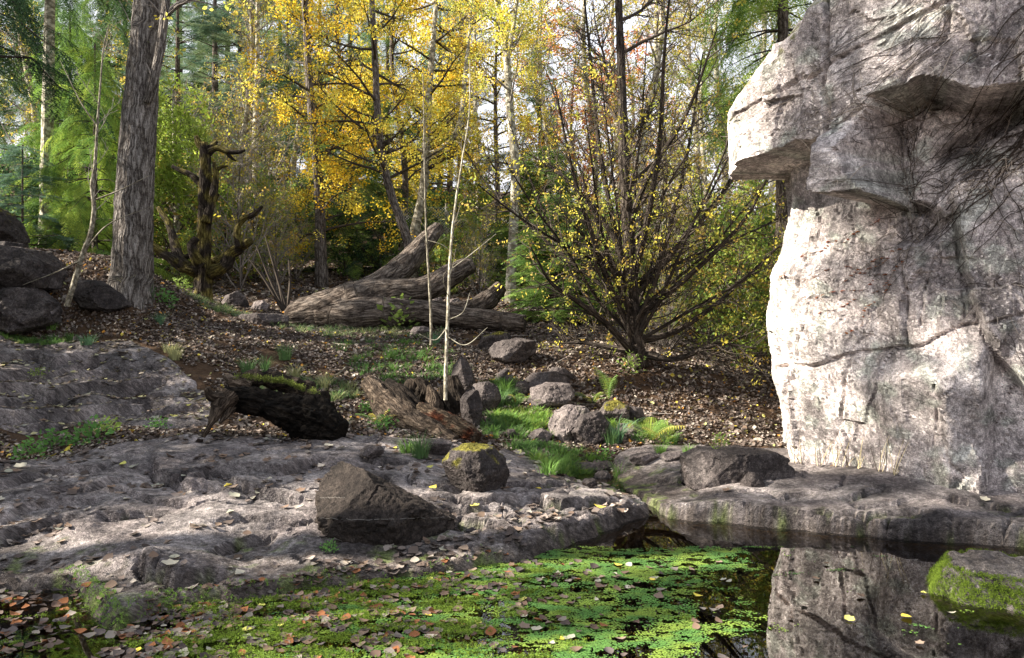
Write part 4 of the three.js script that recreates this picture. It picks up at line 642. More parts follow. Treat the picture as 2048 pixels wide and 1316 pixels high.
const Y = { yellow: [[0.74, 0.56, 0.04], [0.70, 0.48, 0.03], [0.80, 0.66, 0.09], [0.62, 0.36, 0.02], [0.55, 0.50, 0.07]], gold: [[0.60, 0.50, 0.07], [0.46, 0.44, 0.08], [0.68, 0.56, 0.07], [0.32, 0.36, 0.06]], olive: [[0.30, 0.28, 0.04], [0.42, 0.36, 0.05], [0.22, 0.24, 0.04], [0.38, 0.26, 0.06]], rust: [[0.50, 0.17, 0.06], [0.58, 0.26, 0.07], [0.44, 0.13, 0.06], [0.55, 0.36, 0.09]], green: [[0.10, 0.17, 0.035], [0.14, 0.22, 0.04], [0.18, 0.24, 0.05]], lime: [[0.26, 0.36, 0.05], [0.34, 0.42, 0.07], [0.22, 0.30, 0.05]], dark: [[0.035, 0.075, 0.03], [0.045, 0.09, 0.03], [0.03, 0.06, 0.03]], spruce: [[0.08, 0.15, 0.045], [0.11, 0.19, 0.055], [0.06, 0.12, 0.045]], fresh: [[0.15, 0.26, 0.045], [0.20, 0.32, 0.06], [0.12, 0.22, 0.05]], blue: [[0.07, 0.13, 0.085], [0.10, 0.17, 0.11], [0.055, 0.11, 0.07]], grey: [[0.17, 0.23, 0.12], [0.21, 0.27, 0.14], [0.14, 0.19, 0.10]] };

// the thick grey trunk on the left bank
{
  const bark = (t, a, p) => { const k = (0.85 + 0.35 * t) * clamp(0.9 + 0.5 * fbm3(p.x * 4, p.y * 1.2, p.z * 4, 3), 0.5, 1.4); return [k, k * 0.98, k * 0.96]; };
  broadleaf('poplar_tree', 'thick furrowed grey trunk with a side limb, standing on the left bank', 'tree', { seed: 101, mat: M.greyBark, twigMat: M.greyTwig, around: 40, rough: [6, 0.14], tint: bark,
    pts: [P(258, 640, 11.2), P(264, 540, 11.2), P(270, 380, 11.2), P(280, 220, 11.25), P(292, 60, 11.3), P(304, -120, 11.4), P(318, -420, 11.6), P(330, -640, 11.8)], rad: [0.36, 0.265, 0.25, 0.225, 0.20, 0.17, 0.13, 0.06],
    extra: [[[P(294, 205, 11.1), P(306, 165, 11.05), P(320, 100, 11), P(330, 20, 11), P(342, -80, 11.1), P(352, -240, 11.3)], [0.06, 0.062, 0.06, 0.055, 0.05, 0.03]], [[P(328, 35, 11), P(352, 12, 11), P(400, -12, 11.05), P(470, -70, 11.1)], [0.045, 0.04, 0.035, 0.02]]],
    levels: [{}, { count: 26, from: 0.72, length: 3.2, angle: 0.9, radius: 0.05, wander: 0.3, lift: 0.3, steps: 7 }, { count: 6, length: 1.2, angle: 0.7, radius: 0.014, wander: 0.4, lift: -0.3, steps: 5 }, { count: 4, length: 0.5, angle: 0.7, radius: 0.005, wander: 0.4, steps: 4, buds: 0.3 }],
    leaf: { sprig: sprigs.beech, size: 0.12, colours: Y.gold, keep: 0.5 } });
}
{ // the mossy pollard
  const o = P(407, 610, 13.5), t = thing('pollard_tree', 'squat mossy pollard with stubby knotted limbs reaching up and sideways', 'tree', o), L = (a) => P(a[0], a[1], a[2] ?? 13.5).sub(o);
  const knots = (sd) => (s, a, p) => 1 + 0.28 * fbm3(p.x * 5 + sd, p.y * 4, p.z * 5, 4) + 0.12 * Math.max(0, n3(p.x * 2.4, p.y * 2.4 + sd, p.z * 2.4));
  const tint = (s, a, p) => { const m = sstep(-0.1, 0.28, fbm3(p.x * 3, p.y * 3, p.z * 3 + 4, 3) + 0.15 * Math.sin(a)), k = 0.3; return mix3([k * 0.8, k * 0.72, k * 0.62], [0.95, 0.92, 0.26], m * 0.8); };
  mesh('trunk', limb([[406, 622], [407, 600], [408, 540], [408, 480], [410, 400], [411, 330], [408, 285]].map(L), [0.19, 0.15, 0.13, 0.115, 0.108, 0.095, 0.07], { along: 70, around: 28, rough: knots(1), colour: tint, uv: 0.5 }), M.bark, t);
  for (const [pts, r, sd] of [[[[402, 545], [372, 535], [340, 515], [310, 497], [292, 484]], [0.10, 0.085, 0.07, 0.055, 0.045], 2], [[[398, 548], [365, 525], [350, 490, 13.7], [338, 450, 13.8], [316, 415, 13.9]], [0.09, 0.075, 0.06, 0.05, 0.03], 3], [[[418, 548], [450, 532], [462, 505], [485, 492], [500, 483, 13.3]], [0.10, 0.085, 0.075, 0.06, 0.045], 4], [[[478, 495, 13.4], [474, 465, 13.4], [484, 440, 13.4], [508, 428, 13.4], [525, 412, 13.4]], [0.05, 0.045, 0.045, 0.04, 0.02], 5],
    [[[402, 530, 13.3], [388, 510, 13.2], [384, 490, 13.2], [394, 476, 13.2]], [0.08, 0.07, 0.06, 0.045], 6], [[[404, 520], [380, 512], [368, 516]], [0.06, 0.05, 0.035], 7], [[[412, 445, 13.4], [424, 400, 13.4], [432, 350, 13.4], [428, 325, 13.4]], [0.07, 0.055, 0.045, 0.03], 8], [[[414, 425], [428, 400], [438, 388]], [0.05, 0.04, 0.02], 9],
    [[[408, 300], [398, 288], [392, 272]], [0.06, 0.05, 0.03], 10], [[[412, 308], [432, 296], [455, 303], [478, 304], [490, 300]], [0.055, 0.045, 0.035, 0.03, 0.015], 11], [[[450, 302], [462, 315], [472, 322]], [0.03, 0.02, 0.01], 12], [[[404, 372], [382, 350], [364, 342], [344, 333]], [0.05, 0.04, 0.035, 0.025], 13], [[[414, 300], [428, 290], [434, 282]], [0.05, 0.04, 0.02], 14], [[[430, 345, 13.4], [442, 334, 13.4], [455, 332, 13.4]], [0.035, 0.028, 0.015], 15], [[[424, 525, 13.8], [445, 512, 14], [470, 508, 14.1], [486, 500, 14.1]], [0.06, 0.05, 0.045, 0.03], 16]])
    mesh('limb', limb(pts.map(L), r.map((x) => x * 1.2), { along: 36, around: 16, rough: knots(sd * 3), colour: tint, uv: 0.5 }), M.bark, t);
}
// yellow maple and its neighbours behind the clearing
const crownL = [{}, { count: 34, from: 0.2, length: 1.75, angle: 1.25, radius: 0.035, wander: 0.3, lift: 0.05, steps: 6, tip: 0.75 }, { count: 8, from: 0.25, length: 0.75, angle: 0.8, radius: 0.012, wander: 0.4, lift: -0.1, steps: 4 }, { count: 4, length: 0.4, angle: 0.8, radius: 0.004, wander: 0.5, steps: 3, buds: 0.9 }];
broadleaf('maple_tree', 'slender maple with brilliant yellow and orange foliage down to its ivy-clad foot', 'tree', { seed: 111, mat: M.bark, pts: [P(643, 580, 18), P(641, 500, 18), P(638, 380, 18), P(626, 250, 18), P(615, 100, 18), P(606, -120, 18.1), P(604, -300, 18.2)], rad: [0.16, 0.13, 0.11, 0.1, 0.08, 0.06, 0.03], levels: crownL,
  leaf: { sprig: sprigs.maple, size: 0.19, colours: Y.yellow, keep: 0.62 }, filter: (p) => p.y < 20 && n3(p.x * 1.1, p.y * 1.1, p.z * 1.1) > -0.1 });
broadleaf('maple_tree', 'leaning thin-stemmed tree with golden leaves rising behind the fallen trunk', 'tree', { seed: 112, mat: M.bark, pts: [P(826, 545, 17), P(812, 470, 17), P(786, 400, 17), P(768, 330, 17), P(757, 250, 17), P(750, 120, 17.1), P(742, -60, 17.2), P(740, -260, 17.3)], rad: [0.12, 0.10, 0.09, 0.085, 0.08, 0.07, 0.05, 0.03],
  levels: [{}, { ...crownL[1], from: 0.36, count: 32, length: 2.1 }, crownL[2], crownL[3]], leaf: { sprig: sprigs.maple, size: 0.18, colours: [...Y.gold, ...Y.yellow], keep: 0.42 }, filter: (p) => n3(p.x * 1.0 + 9, p.y * 1.0, p.z) > -0.05 });
broadleaf('maple_tree', 'forked moss-flecked tree with sparse yellow leaves standing behind the upper limb of the fallen trunk', 'tree', { seed: 113, mat: M.paleBark, pts: [P(822, 556, 19.5), P(826, 480, 19.5), P(846, 380, 19.5), P(852, 300, 19.5), P(858, 180, 19.5), P(870, 40, 19.6), P(880, -200, 19.8)], rad: [0.14, 0.12, 0.11, 0.10, 0.085, 0.06, 0.03],
  extra: [[[P(850, 310, 19.5), P(880, 300, 19.4), P(915, 260, 19.3), P(930, 150, 19.3), P(945, 0, 19.4)], [0.08, 0.075, 0.07, 0.05, 0.02]]], levels: [{}, { ...crownL[1], from: 0.4, count: 30, length: 2.2, lift: 0.3 }, crownL[2], crownL[3]], leaf: { sprig: sprigs.maple, size: 0.17, colours: [...Y.gold, ...Y.yellow], keep: 0.36 }, filter: (p) => n3(p.x + 19, p.y, p.z) > 0.0 });
broadleaf('birch_tree', 'straight pale-barked young tree forking near the top, beside the end of the fallen trunk', 'tree', { seed: 114, mat: M.paleBark, twigMat: M.greyTwig, around: 20, rough: [5, 0.1], pts: [P(1020, 612, 15.5), P(1022, 560, 15.5), P(1028, 440, 15.5), P(1030, 330, 15.5), P(1020, 220, 15.5), P(1012, 100, 15.5), P(994, 0, 15.5), P(975, -160, 15.5), P(962, -320, 15.5)], rad: [0.115, 0.1, 0.088, 0.083, 0.078, 0.07, 0.055, 0.04, 0.02],
  extra: [[[P(1014, 115, 15.5), P(1024, 70, 15.45), P(1034, 0, 15.4), P(1046, -150, 15.4)], [0.045, 0.04, 0.035, 0.02]]], levels: [{}, { count: 22, from: 0.5, length: 1.7, angle: 0.95, radius: 0.025, wander: 0.35, lift: 0.15, steps: 6 }, { count: 6, length: 0.7, angle: 0.8, radius: 0.008, wander: 0.45, lift: -0.2, steps: 4 }, { count: 4, length: 0.35, angle: 0.8, radius: 0.004, wander: 0.5, steps: 3, buds: 0.8 }], leaf: { sprig: sprigs.maple, size: 0.15, colours: Y.gold, keep: 0.6 } });
// hornbeam: dark, many-branched, thin yellow-green leaves
broadleaf('hornbeam_tree', 'wide many-branched dark hornbeam with sparse yellow-green leaves on the right slope', 'tree', { seed: 121, mat: M.bark, twigMat: M.twig, tint: woodTint(0.5, 0.5), pts: [P(1276, 735, 10.7), P(1272, 690, 10.7), P(1265, 600, 10.7), P(1258, 480, 10.7), P(1248, 330, 10.75), P(1244, 180, 10.8), P(1238, 20, 10.9), P(1230, -160, 11), P(1226, -330, 11.1)], rad: [0.15, 0.11, 0.09, 0.085, 0.075, 0.06, 0.05, 0.035, 0.015],
  extra: [[[1272, 680], [1235, 600], [1190, 480], [1140, 330], [1105, 180]], [[1270, 660], [1300, 570], [1345, 430], [1385, 270], [1410, 110]], [[1268, 640], [1330, 590], [1420, 520], [1490, 430], [1540, 330]], [[1268, 690], [1340, 660], [1430, 610], [1500, 560], [1570, 520]], [[1266, 610], [1240, 480], [1200, 300], [1175, 120], [1160, -60]], [[1262, 560], [1290, 440], [1320, 280], [1335, 100], [1350, -80]], [[1270, 700], [1215, 650], [1150, 600], [1095, 560], [1060, 500]], [[1262, 540], [1200, 440], [1120, 350], [1060, 300]], [[1266, 600], [1350, 500], [1450, 380], [1500, 260], [1520, 160]], [[1275, 715], [1350, 712], [1440, 690], [1520, 700]], [[1258, 470], [1300, 350], [1370, 220], [1430, 60]], [[1272, 705], [1220, 700], [1170, 680], [1120, 690]]].concat(Array.from({ length: 14 }, (_, i) => { const a = -2.75 + i * 0.185 + 0.06 * Math.sin(i * 7), s = 560 + (i * 53) % 170, L = 330 + (i * 97) % 150; return [0, 0.28, 0.55, 0.8, 1].map((f) => [1264 + Math.cos(a) * L * f, s - 40 * f + Math.sin(a) * L * 1.15 * f * (0.6 + 0.4 * f)]); })).map((l, i) => [l.map(([x, y], k) => P(x + 6 * Math.sin(k * 5 + i * 3), y + 6 * Math.cos(k * 4 + i), 10.7 + k * [-0.28, 0.22, -0.18, 0.3, 0.25, -0.25, -0.35, 0.2, 0.35, -0.3, -0.1, 0.1][i % 12])), i < 12 ? [0.05, 0.042, 0.032, 0.02, 0.008] : [0.026, 0.022, 0.017, 0.012, 0.006]]),
  levels: [{}, { count: 30, from: 0.12, length: 2.0, angle: 0.95, radius: 0.028, wander: 0.42, lift: 0.5, steps: 9, tip: 0.6 }, { count: 18, from: 0.15, length: 0.9, angle: 0.8, radius: 0.0105, wander: 0.5, lift: 0.1, steps: 5, tip: 0.6 }, { count: 5, from: 0.15, length: 0.36, angle: 0.75, radius: 0.0060, wander: 0.5, steps: 3, buds: 0.8 }], leaf: { sprig: sprigs.beech, size: 0.072, colours: Y.olive.concat(Y.olive, Y.gold), keep: 0.26 } });
// conifers
conifer('spruce_tree', 'tall dark spruce with a slender pale trunk and drooping boughs behind the left bank', { base: P(91, 496, 15.5), height: 13, spread: 2.0, from: 0.42, seed: 131, colours: Y.dark.concat(Y.spruce), spray: 1, size: 0.6, step: 0.3, per: 5, sag: 0.45, trunkR: 0.13, lean: V(0.3, 0, 0), trunkMat: M.paleBark, density: 0.9 });
conifer('spruce_tree', 'dark broad spruce filling the corner left of the slender pale trunk', { base: P(-117, 490, 11.6), height: 9.5, spread: 1.8, from: 0.3, seed: 132, colours: Y.dark, spray: 1, size: 0.6, per: 5, sag: 0.45, density: 0.85 });
conifer('conifer_tree', 'bright green feathery conifer shining between the slender trunk and the thick grey trunk', { base: P(190, 520, 15.5), height: 4.2, spread: 1.5, from: 0.03, seed: 133, colours: Y.fresh.concat(Y.lime), spray: 1, size: 0.42, step: 0.2, per: 6, sag: 0.5 });
conifer('conifer_tree', 'small bluish fir beside the slender pale trunk', { base: P(45, 500, 14.5), height: 1.9, spread: 0.9, from: 0.05, seed: 134, colours: Y.blue, spray: 2, size: 0.34, step: 0.2, per: 6, sag: 0.15 });
conifer('conifer_tree', 'young fresh green conifer left of the mossy pollard behind the bank', { base: P(140, 520, 17.5), height: 5.5, spread: 1.7, from: 0.04, seed: 135, colours: Y.fresh, spray: 1, size: 0.45, step: 0.24, per: 6, sag: 0.4 });
conifer('yew_bush', 'dense upright bright green yew bush right of the pale young tree', { base: P(1112, 642, 13.7), height: 2.15, spread: 0.72, from: 0.02, seed: 136, colours: Y.fresh.concat(Y.green), spray: 0, size: 0.30, step: 0.075, per: 7, sag: 0.05, taper: 0.42, trunkR: 0.05, density: 1.2 });
conifer('yew_bush', 'dim green yew bush behind the dense bright one', { base: P(1090, 600, 17), height: 3.2, spread: 1.0, from: 0.02, seed: 137, colours: Y.green, spray: 0, size: 0.36, step: 0.1, per: 7, sag: 0.05, taper: 0.5, trunkR: 0.06 });
conifer('spruce_tree', 'sunlit spruce with hanging bright green twigs rising behind the top of the cliff', { base: P(1566, 640, 12.2), height: 9.5, spread: 1.15, from: 0.34, seed: 138, colours: Y.fresh.concat(Y.lime), spray: 1, size: 0.5, step: 0.28, per: 6, sag: 0.6, trunkR: 0.13, taper: 0.3 });
conifer('conifer_tree', 'dark fir standing in the shade behind the fallen trunk', { base: P(700, 560, 21), height: 5.5, spread: 1.9, from: 0.05, seed: 139, colours: Y.green.concat(Y.dark), spray: 0, size: 0.5, step: 0.24, per: 6, sag: 0.25 });
// willow-like hanging foliage behind the pollard
broadleaf('weeping_tree', 'weeping tree with hanging strings of lime green leaves between thick trunk and pollard', 'tree', { seed: 141, mat: M.paleBark, pts: [P(352, 560, 16.5), P(354, 450, 16.5), P(350, 300, 16.5), P(346, 180, 16.6)], rad: [0.07, 0.06, 0.05, 0.03], levels: [{}, { count: 26, from: 0.45, length: 1.0, angle: 1.0, radius: 0.012, wander: 0.3, lift: -0.6, steps: 5 }, { count: 4, length: 1.5, angle: 0.6, radius: 0.005, wander: 0.1, lift: -3.2, steps: 8, buds: 1 }], leaf: { sprig: sprigs.willow, size: 0.24, colours: Y.lime, keep: 0.6 } });
// trees outside the frame that shade the slab [x, z, size]
const SHADE_SPRUCE = [[-7, -7.3, 0.6], [-6.7, -6.5, 0.68], [-6.6, -5.95, 0.5], [-8.5, -3.5, 0.75, 0.8], [-7.6, -9.0, 0.42], [-8.0, -9.9, 0.45], [-7.3, -8.3, 0.4]];
// ---------------------------------------------------------------- the wood behind: each tree stands by itself, copies of a few kinds
const stand = (px, d) => { const x = (px - 1024) / FOCAL * d; return V(x, groundY(x, -d) - 0.15, -d); };
function repeatTree(proto, list, group) { // the first spot takes the tree itself
  proto.userData.group = group;
  list.forEach(([px, d, s, turn, slim = 1], i) => { const o = i ? copyOf(proto) : proto; o.position.copy(stand(px, d)); o.rotation.y = turn ?? i * 2.1; o.scale.set(s * slim, s, s * slim); });
}
const O = V(0, 0, 0), straight = (h, r) => ({ pts: [O, V(0.05 * h * 0.3, h * 0.3, 0), V(-0.02 * h, h * 0.65, 0.03 * h), V(0.01 * h, h, 0)], rad: [r, r * 0.75, r * 0.5, 0.02] });
repeatTree(conifer('background_spruce', 'tall green spruce far back in the wood', { base: O, height: 13, spread: 2.6, from: 0.06, seed: 201, colours: Y.spruce.concat(Y.green), spray: 1, size: 0.8, step: 0.42, per: 5, sag: 0.35 }),
  [[-20, 34, 1.1], [110, 42, 1.2], [215, 33, 0.95], [250, 44, 1.2], [455, 36, 1.0], [575, 30, 0.8], [700, 42, 1.1], [775, 27, 0.7], [880, 38, 0.9], [1080, 32, 0.66], [360, 40, 1.1]], 'green spruces in the wood behind');
repeatTree(conifer('background_pine', 'loose grey-green pine with long needles in the wood', { base: O, height: 12, spread: 2.4, from: 0.22, seed: 202, colours: Y.grey.concat(Y.blue), spray: 2, size: 0.7, step: 0.5, per: 4, sag: 0.0, taper: 0.5, trunkMat: M.bark }),
  [[355, 24, 0.8], [430, 28, 0.95], [505, 25, 0.85], [560, 34, 1.05], [640, 32, 1.0], [920, 30, 0.8], [480, 32, 1.0]], 'grey-green pines in the wood behind');
repeatTree(broadleaf('background_bare_tree', 'bare thin grey tree with a few brown leaves in the wood', 'tree', { ...straight(12, 0.13), seed: 203, mat: M.paleBark, twigMat: M.greyTwig, levels: [{}, { count: 34, from: 0.18, length: 2.3, angle: 0.85, radius: 0.03, wander: 0.3, lift: 0.4, steps: 6 }, { count: 8, length: 0.9, angle: 0.7, radius: 0.011, wander: 0.4, steps: 4 }, { count: 5, length: 0.45, angle: 0.8, radius: 0.006, wander: 0.5, steps: 3, buds: 0.8 }], leaf: { sprig: sprigs.beech, size: 0.13, colours: Y.olive, keep: 0.3 } }),
  [[300, 19, 0.8], [480, 19, 0.7], [520, 22, 0.9], [1180, 21, 0.85], [1290, 17, 0.85], [1330, 24, 1.0], [1440, 20, 0.85], [1500, 26, 1.1], [1240, 30, 1.2], [1385, 33, 1.2], [1540, 17, 0.6], [1420, 15, 0.55], [60, 19, 0.8], [590, 24, 0.8], [960, 23, 0.8], [1090, 26, 0.9]], 'bare grey trees in the wood behind');
repeatTree(broadleaf('background_golden_tree', 'golden leaved tree in the wood', 'tree', { ...straight(10, 0.12), seed: 204, mat: M.bark, levels: [{}, { ...crownL[1], from: 0.2, count: 30, length: 2.2 }, crownL[2], { ...crownL[3], count: 3 }], leaf: { sprig: sprigs.maple, size: 0.26, colours: [...Y.gold, ...Y.yellow], keep: 0.4 } }),
  [[800, 21, 0.9], [905, 25, 1.0], [1000, 20, 0.75], [690, 31, 1.25]], 'golden trees in the wood behind');
repeatTree(broadleaf('background_rust_tree', 'russet leaved beech far back in the wood', 'tree', { ...straight(11, 0.14), seed: 205, mat: M.bark, levels: [{}, { ...crownL[1], from: 0.15, count: 34, length: 2.6, lift: 0.3 }, crownL[2], { ...crownL[3], count: 3 }], leaf: { sprig: sprigs.beech, size: 0.22, colours: Y.rust, keep: 0.5 } }),
  [[1150, 27, 0.72], [1250, 30, 0.8], [1330, 36, 0.66], [1080, 34, 1.0], [1210, 20, 0.5]], 'russet trees in the wood behind');
// undergrowth
repeatTree(broadleaf('undergrowth_bush', 'leafy yellow-green bush in the undergrowth', 'bush', { pts: [O, V(0.02, 0.5, 0), V(-0.03, 1.2, 0.02), V(0, 1.9, 0)], rad: [0.03, 0.022, 0.016, 0.006], seed: 206, mat: M.bark, around: 6, levels: [{}, { count: 30, from: 0.02, length: 1.0, angle: 0.9, radius: 0.012, wander: 0.3, lift: 0.5, steps: 5 }, { count: 6, length: 0.4, angle: 0.8, radius: 0.004, wander: 0.4, steps: 4, buds: 0.9 }], leaf: { sprig: sprigs.bush, size: 0.14, colours: Y.lime.concat(Y.green, Y.olive, Y.green), keep: 0.7 } }),
  [[1190, 15.5, 1.1], [1240, 14.5, 0.9], [1420, 13, 1.1], [1480, 12, 1.0], [1530, 13.5, 1.3], [1560, 11.5, 0.9], [1380, 16, 1.3], [1310, 18, 1.3], [1600, 15, 1.4], [930, 17.5, 0.8], [880, 16.5, 0.6], [950, 20, 1.2], [370, 15.5, 0.5], [345, 16.5, 1.2], [450, 17, 1.0], [510, 18, 1.1], [300, 18, 1.6], [225, 18.5, 1.3], [570, 21, 1.1], [130, 19, 1.4], [1060, 18, 1.0]], 'leafy bushes in the undergrowth');
repeatTree(broadleaf('undergrowth_bush', 'dark green ivy-like bush in the undergrowth', 'bush', { pts: [O, V(0.02, 0.4, 0), V(-0.03, 0.9, 0.02), V(0, 1.4, 0)], rad: [0.03, 0.022, 0.016, 0.006], seed: 207, mat: M.bark, around: 6, levels: [{}, { count: 28, from: 0.02, length: 0.9, angle: 1.0, radius: 0.012, wander: 0.3, lift: 0.3, steps: 5 }, { count: 6, length: 0.35, angle: 0.8, radius: 0.004, wander: 0.4, steps: 4, buds: 0.95 }], leaf: { sprig: sprigs.bush, size: 0.13, colours: Y.green.concat(Y.dark), keep: 0.9 } }),
  [[760, 20, 1.1], [690, 20, 0.9], [840, 20, 1.0], [900, 22, 1.3], [1000, 18, 0.9], [470, 21, 1.3], [390, 20, 1.4], [1340, 20, 1.6], [1450, 17, 1.4], [1520, 18, 1.5], [40, 17, 1.3], [250, 21, 1.7], [-60, 15.5, 1.3], [1250, 22, 1.5], [620, 24, 1.3], [1180, 19, 1.2]], 'dark green bushes in the undergrowth');
repeatTree(broadleaf('twiggy_shrub', 'leafless thicket of grey twigs in the undergrowth', 'bush', { pts: [O, V(0.02, 0.5, 0), V(-0.03, 1.2, 0.02), V(0, 2.2, 0)], rad: [0.03, 0.022, 0.016, 0.006], seed: 208, mat: M.bark, twigMat: M.greyTwig, around: 6, levels: [{}, { count: 26, from: 0.0, length: 1.5, angle: 0.75, radius: 0.012, wander: 0.3, lift: 0.7, steps: 6 }, { count: 8, length: 0.6, angle: 0.7, radius: 0.006, wander: 0.4, steps: 4 }, { count: 3, length: 0.3, angle: 0.7, radius: 0.004, wander: 0.4, steps: 3, buds: 0.5 }], leaf: { sprig: sprigs.beech, size: 0.09, colours: Y.olive, keep: 0.3 } }),
  [[480, 16, 1.2], [550, 16.5, 0.8], [455, 19, 1.5], [380, 18, 1.6], [1480, 14.5, 1.3], [1400, 18, 1.6], [1560, 14, 1.2], [590, 19, 0.9], [960, 16.8, 0.7], [1340, 15, 1.2], [320, 20, 1.7], [530, 20, 1.6], [1330, 11.6, 0.5]], 'twiggy thickets in the undergrowth');
// trees outside the picture on the left, between the sun and the pond
repeatTree(conifer('bank_spruce', 'dense spruce on the bank left of the pond', { base: O, height: 9, spread: 2.0, from: 0.12, seed: 209, colours: Y.spruce, spray: 1, size: 0.7, step: 0.36, per: 5, sag: 0.4 }), SHADE_SPRUCE.map(([x, z, s, slim], i) => [1024 + x / -z * FOCAL, -z, s, i * 2.1, slim]), 'spruces on the bank left of the pond');
broadleaf('bank_tree', 'tall bare-stemmed broad-crowned tree on the bank left of the pond', 'tree', { pts: [V(-9.4, 1.6, -9.0), V(-9.3, 6, -9.0), V(-9.5, 11.8, -8.6), V(-9.4, 17.0, -8.3)], rad: [0.2, 0.17, 0.13, 0.04], seed: 210, mat: M.bark, levels: [{}, { count: 46, from: 0.72, length: 3.4, tip: 0.8, angle: 1.25, radius: 0.05, wander: 0.3, lift: 0.2, steps: 6 }, { count: 8, length: 0.9, angle: 0.8, radius: 0.014, wander: 0.4, steps: 4 }, { count: 4, length: 0.4, angle: 0.8, radius: 0.006, wander: 0.4, steps: 3, buds: 0.8 }], leaf: { sprig: sprigs.bush, size: 0.3, colours: Y.gold, keep: 0.8 } });
conifer('bank_pine', 'tall high-crowned pine on the bank left of the pond', { base: V(-10.5, 1.8, -4.1), height: 19, spread: 1.5, from: 0.42, seed: 211, colours: Y.spruce, spray: 1, size: 0.7, step: 0.34, per: 6, sag: 0.3, taper: 0.4, trunkR: 0.2 });
// ---------------------------------------------------------------- saplings and bare shrubs
function sapling(name, label, pts, rad, mat, twigs, seed, twigMat = M.saplingBark) {
  const o = pts[0], t = thing(name, label, 'sapling', o), q = pts.map((p) => p.clone().sub(o));
  mesh('stem', plain(limb(q, rad, { along: 40, around: 8, rough: barkRough(9, 0.1, seed), uv: 0.4 })), mat, t);
  for (const w of twigs) { const b = w.map((p) => p.clone().sub(o)); mesh('branch', plain(limb(b, [rad[0] * 0.32, rad[0] * 0.22, 0.003], { along: 16, around: 5, uv: 0.4 })), mat, t); }
  const R = rand(seed), c = new THREE.CatmullRomCurve3(q).getPoints(12), g = grow(R, { levels: [{}, { count: 9, from: 0.35, length: 0.7, angle: 0.7, radius: 0.005, wander: 0.3, lift: 0.4, steps: 5 }, { count: 3, length: 0.25, angle: 0.7, radius: 0.003, wander: 0.4, steps: 3 }], trunk: [c, c.map((_, i) => lerp(rad[0], rad[rad.length - 1], i / 12))] });
  stuff(mesh('branchwork', barsGeo(g.bars), twigMat, t)); return t;
}
sapling('sapling', 'thin white-stemmed sapling standing in front of the jagged stump', [[891, 800], [891, 760], [893, 700], [896, 620], [899, 540], [904, 470], [912, 400], [926, 310], [938, 230], [940, 120]].map(([x, y]) => P(x, y, 9.0)), [0.022, 0.021, 0.019, 0.017, 0.015, 0.011, 0.008, 0.005], M.paleBark, [[P(894, 655, 9), P(870, 680, 8.9), P(838, 668, 8.85)], [P(893, 672, 9), P(930, 690, 8.9), P(975, 655, 8.85)], [P(896, 640, 9), P(925, 625, 8.95), P(940, 585, 8.9)], [P(900, 540, 9), P(940, 510, 8.95), P(992, 468, 8.9)]], 301);
sapling('sapling', 'grey sapling bending up in front of the fallen trunk beside the white-stemmed one', [[862, 690], [862, 640], [858, 560], [853, 470], [850, 380], [848, 260], [846, 150]].map(([x, y]) => P(x, y, 10.6)), [0.02, 0.018, 0.016, 0.013, 0.009, 0.005], M.saplingBark, [[P(854, 480, 10.6), P(885, 490, 10.5), P(905, 505, 10.5)]], 302);
sapling('sapling', 'crooked bare sapling with a kinked stem in front of the thick trunk', [[134, 612], [150, 560], [165, 510], [180, 470], [188, 420], [184, 370], [190, 330], [194, 260], [200, 180], [208, 90], [218, 50]].map(([x, y]) => P(x, y, 9.9)), [0.035, 0.034, 0.032, 0.028, 0.025, 0.02, 0.014, 0.009, 0.004], M.saplingBark, [[P(193, 250, 9.9), P(165, 210, 9.85), P(120, 120, 9.8)], [P(162, 520, 9.9), P(110, 545, 9.7), P(45, 570, 9.6)], [P(170, 500, 9.9), P(215, 450, 9.8), P(310, 410, 9.7)], [P(188, 400, 9.9), P(240, 380, 9.8), P(300, 350, 9.75)]], 303, M.greyTwig);
{ // leaning clump of dark stems left of the fallen trunk
  const t = thing('stem_clump', 'clump of thin dark leaning stems at the left end of the fallen trunk', 'shrub', P(570, 625, 14)), o = P(570, 625, 14);
  for (const [a, b, c] of [[[572, 622], [545, 570], [512, 490]], [[575, 622], [556, 560], [530, 470]], [[568, 622], [560, 575], [548, 510]], [[574, 622], [580, 570], [578, 520]], [[566, 620], [530, 560], [500, 520]]]) mesh('stem', plain(limb([a, b, c].map(([x, y]) => P(x, y, 14).sub(o)), [0.035, 0.025, 0.01], { along: 16, around: 6 })), M.twig, t);
}
// ---------------------------------------------------------------- chain-link fence behind the clearing, posts on the cliff
{
  const a = P(800, 500, 20.5), b = P(1040, 470, 20.5), o = V(a.x, a.y - 0.4, a.z), t = thing('chain_link_fence', 'slack chain-link fence with a pale concrete post in the bushes behind the fallen trunk', 'fence', o), len = b.x - a.x, h = 1.5, bars = [];
  for (const x of [0.02, 0.39, 0.98]) mesh('post', plain(limb([V(x * len, -0.3, 0), V(x * len, h + 0.1, 0)], [0.05, 0.045], { along: 2, around: 8 })), M.paleBark, t);
  const sagY = (x, y) => y - 0.35 * (y / h) * Math.sin(Math.PI * clamp((x / len - 0.39) / 0.59)) * (x > 0.39 * len ? 1 : 0.2), step = 0.075;
  for (let k = -h / step; k < len / step; k++) for (const s of [1, -1]) { const p = []; for (let i = 0; i <= 8; i++) { const y = i / 8 * h, x = s > 0 ? k * step + y : (k * step + h) - y; if (x >= 0 && x <= len) p.push(V(x, sagY(x, y), 0.06 + 0.004 * s)); } if (p.length > 1) bars.push([p, p.map(() => 0.0035), 3]); }
  stuff(mesh('wire_mesh', barsGeo(bars), std({ color: lin(0.5, 0.52, 0.5), metalness: 0.6, roughness: 0.5 }), t));
}
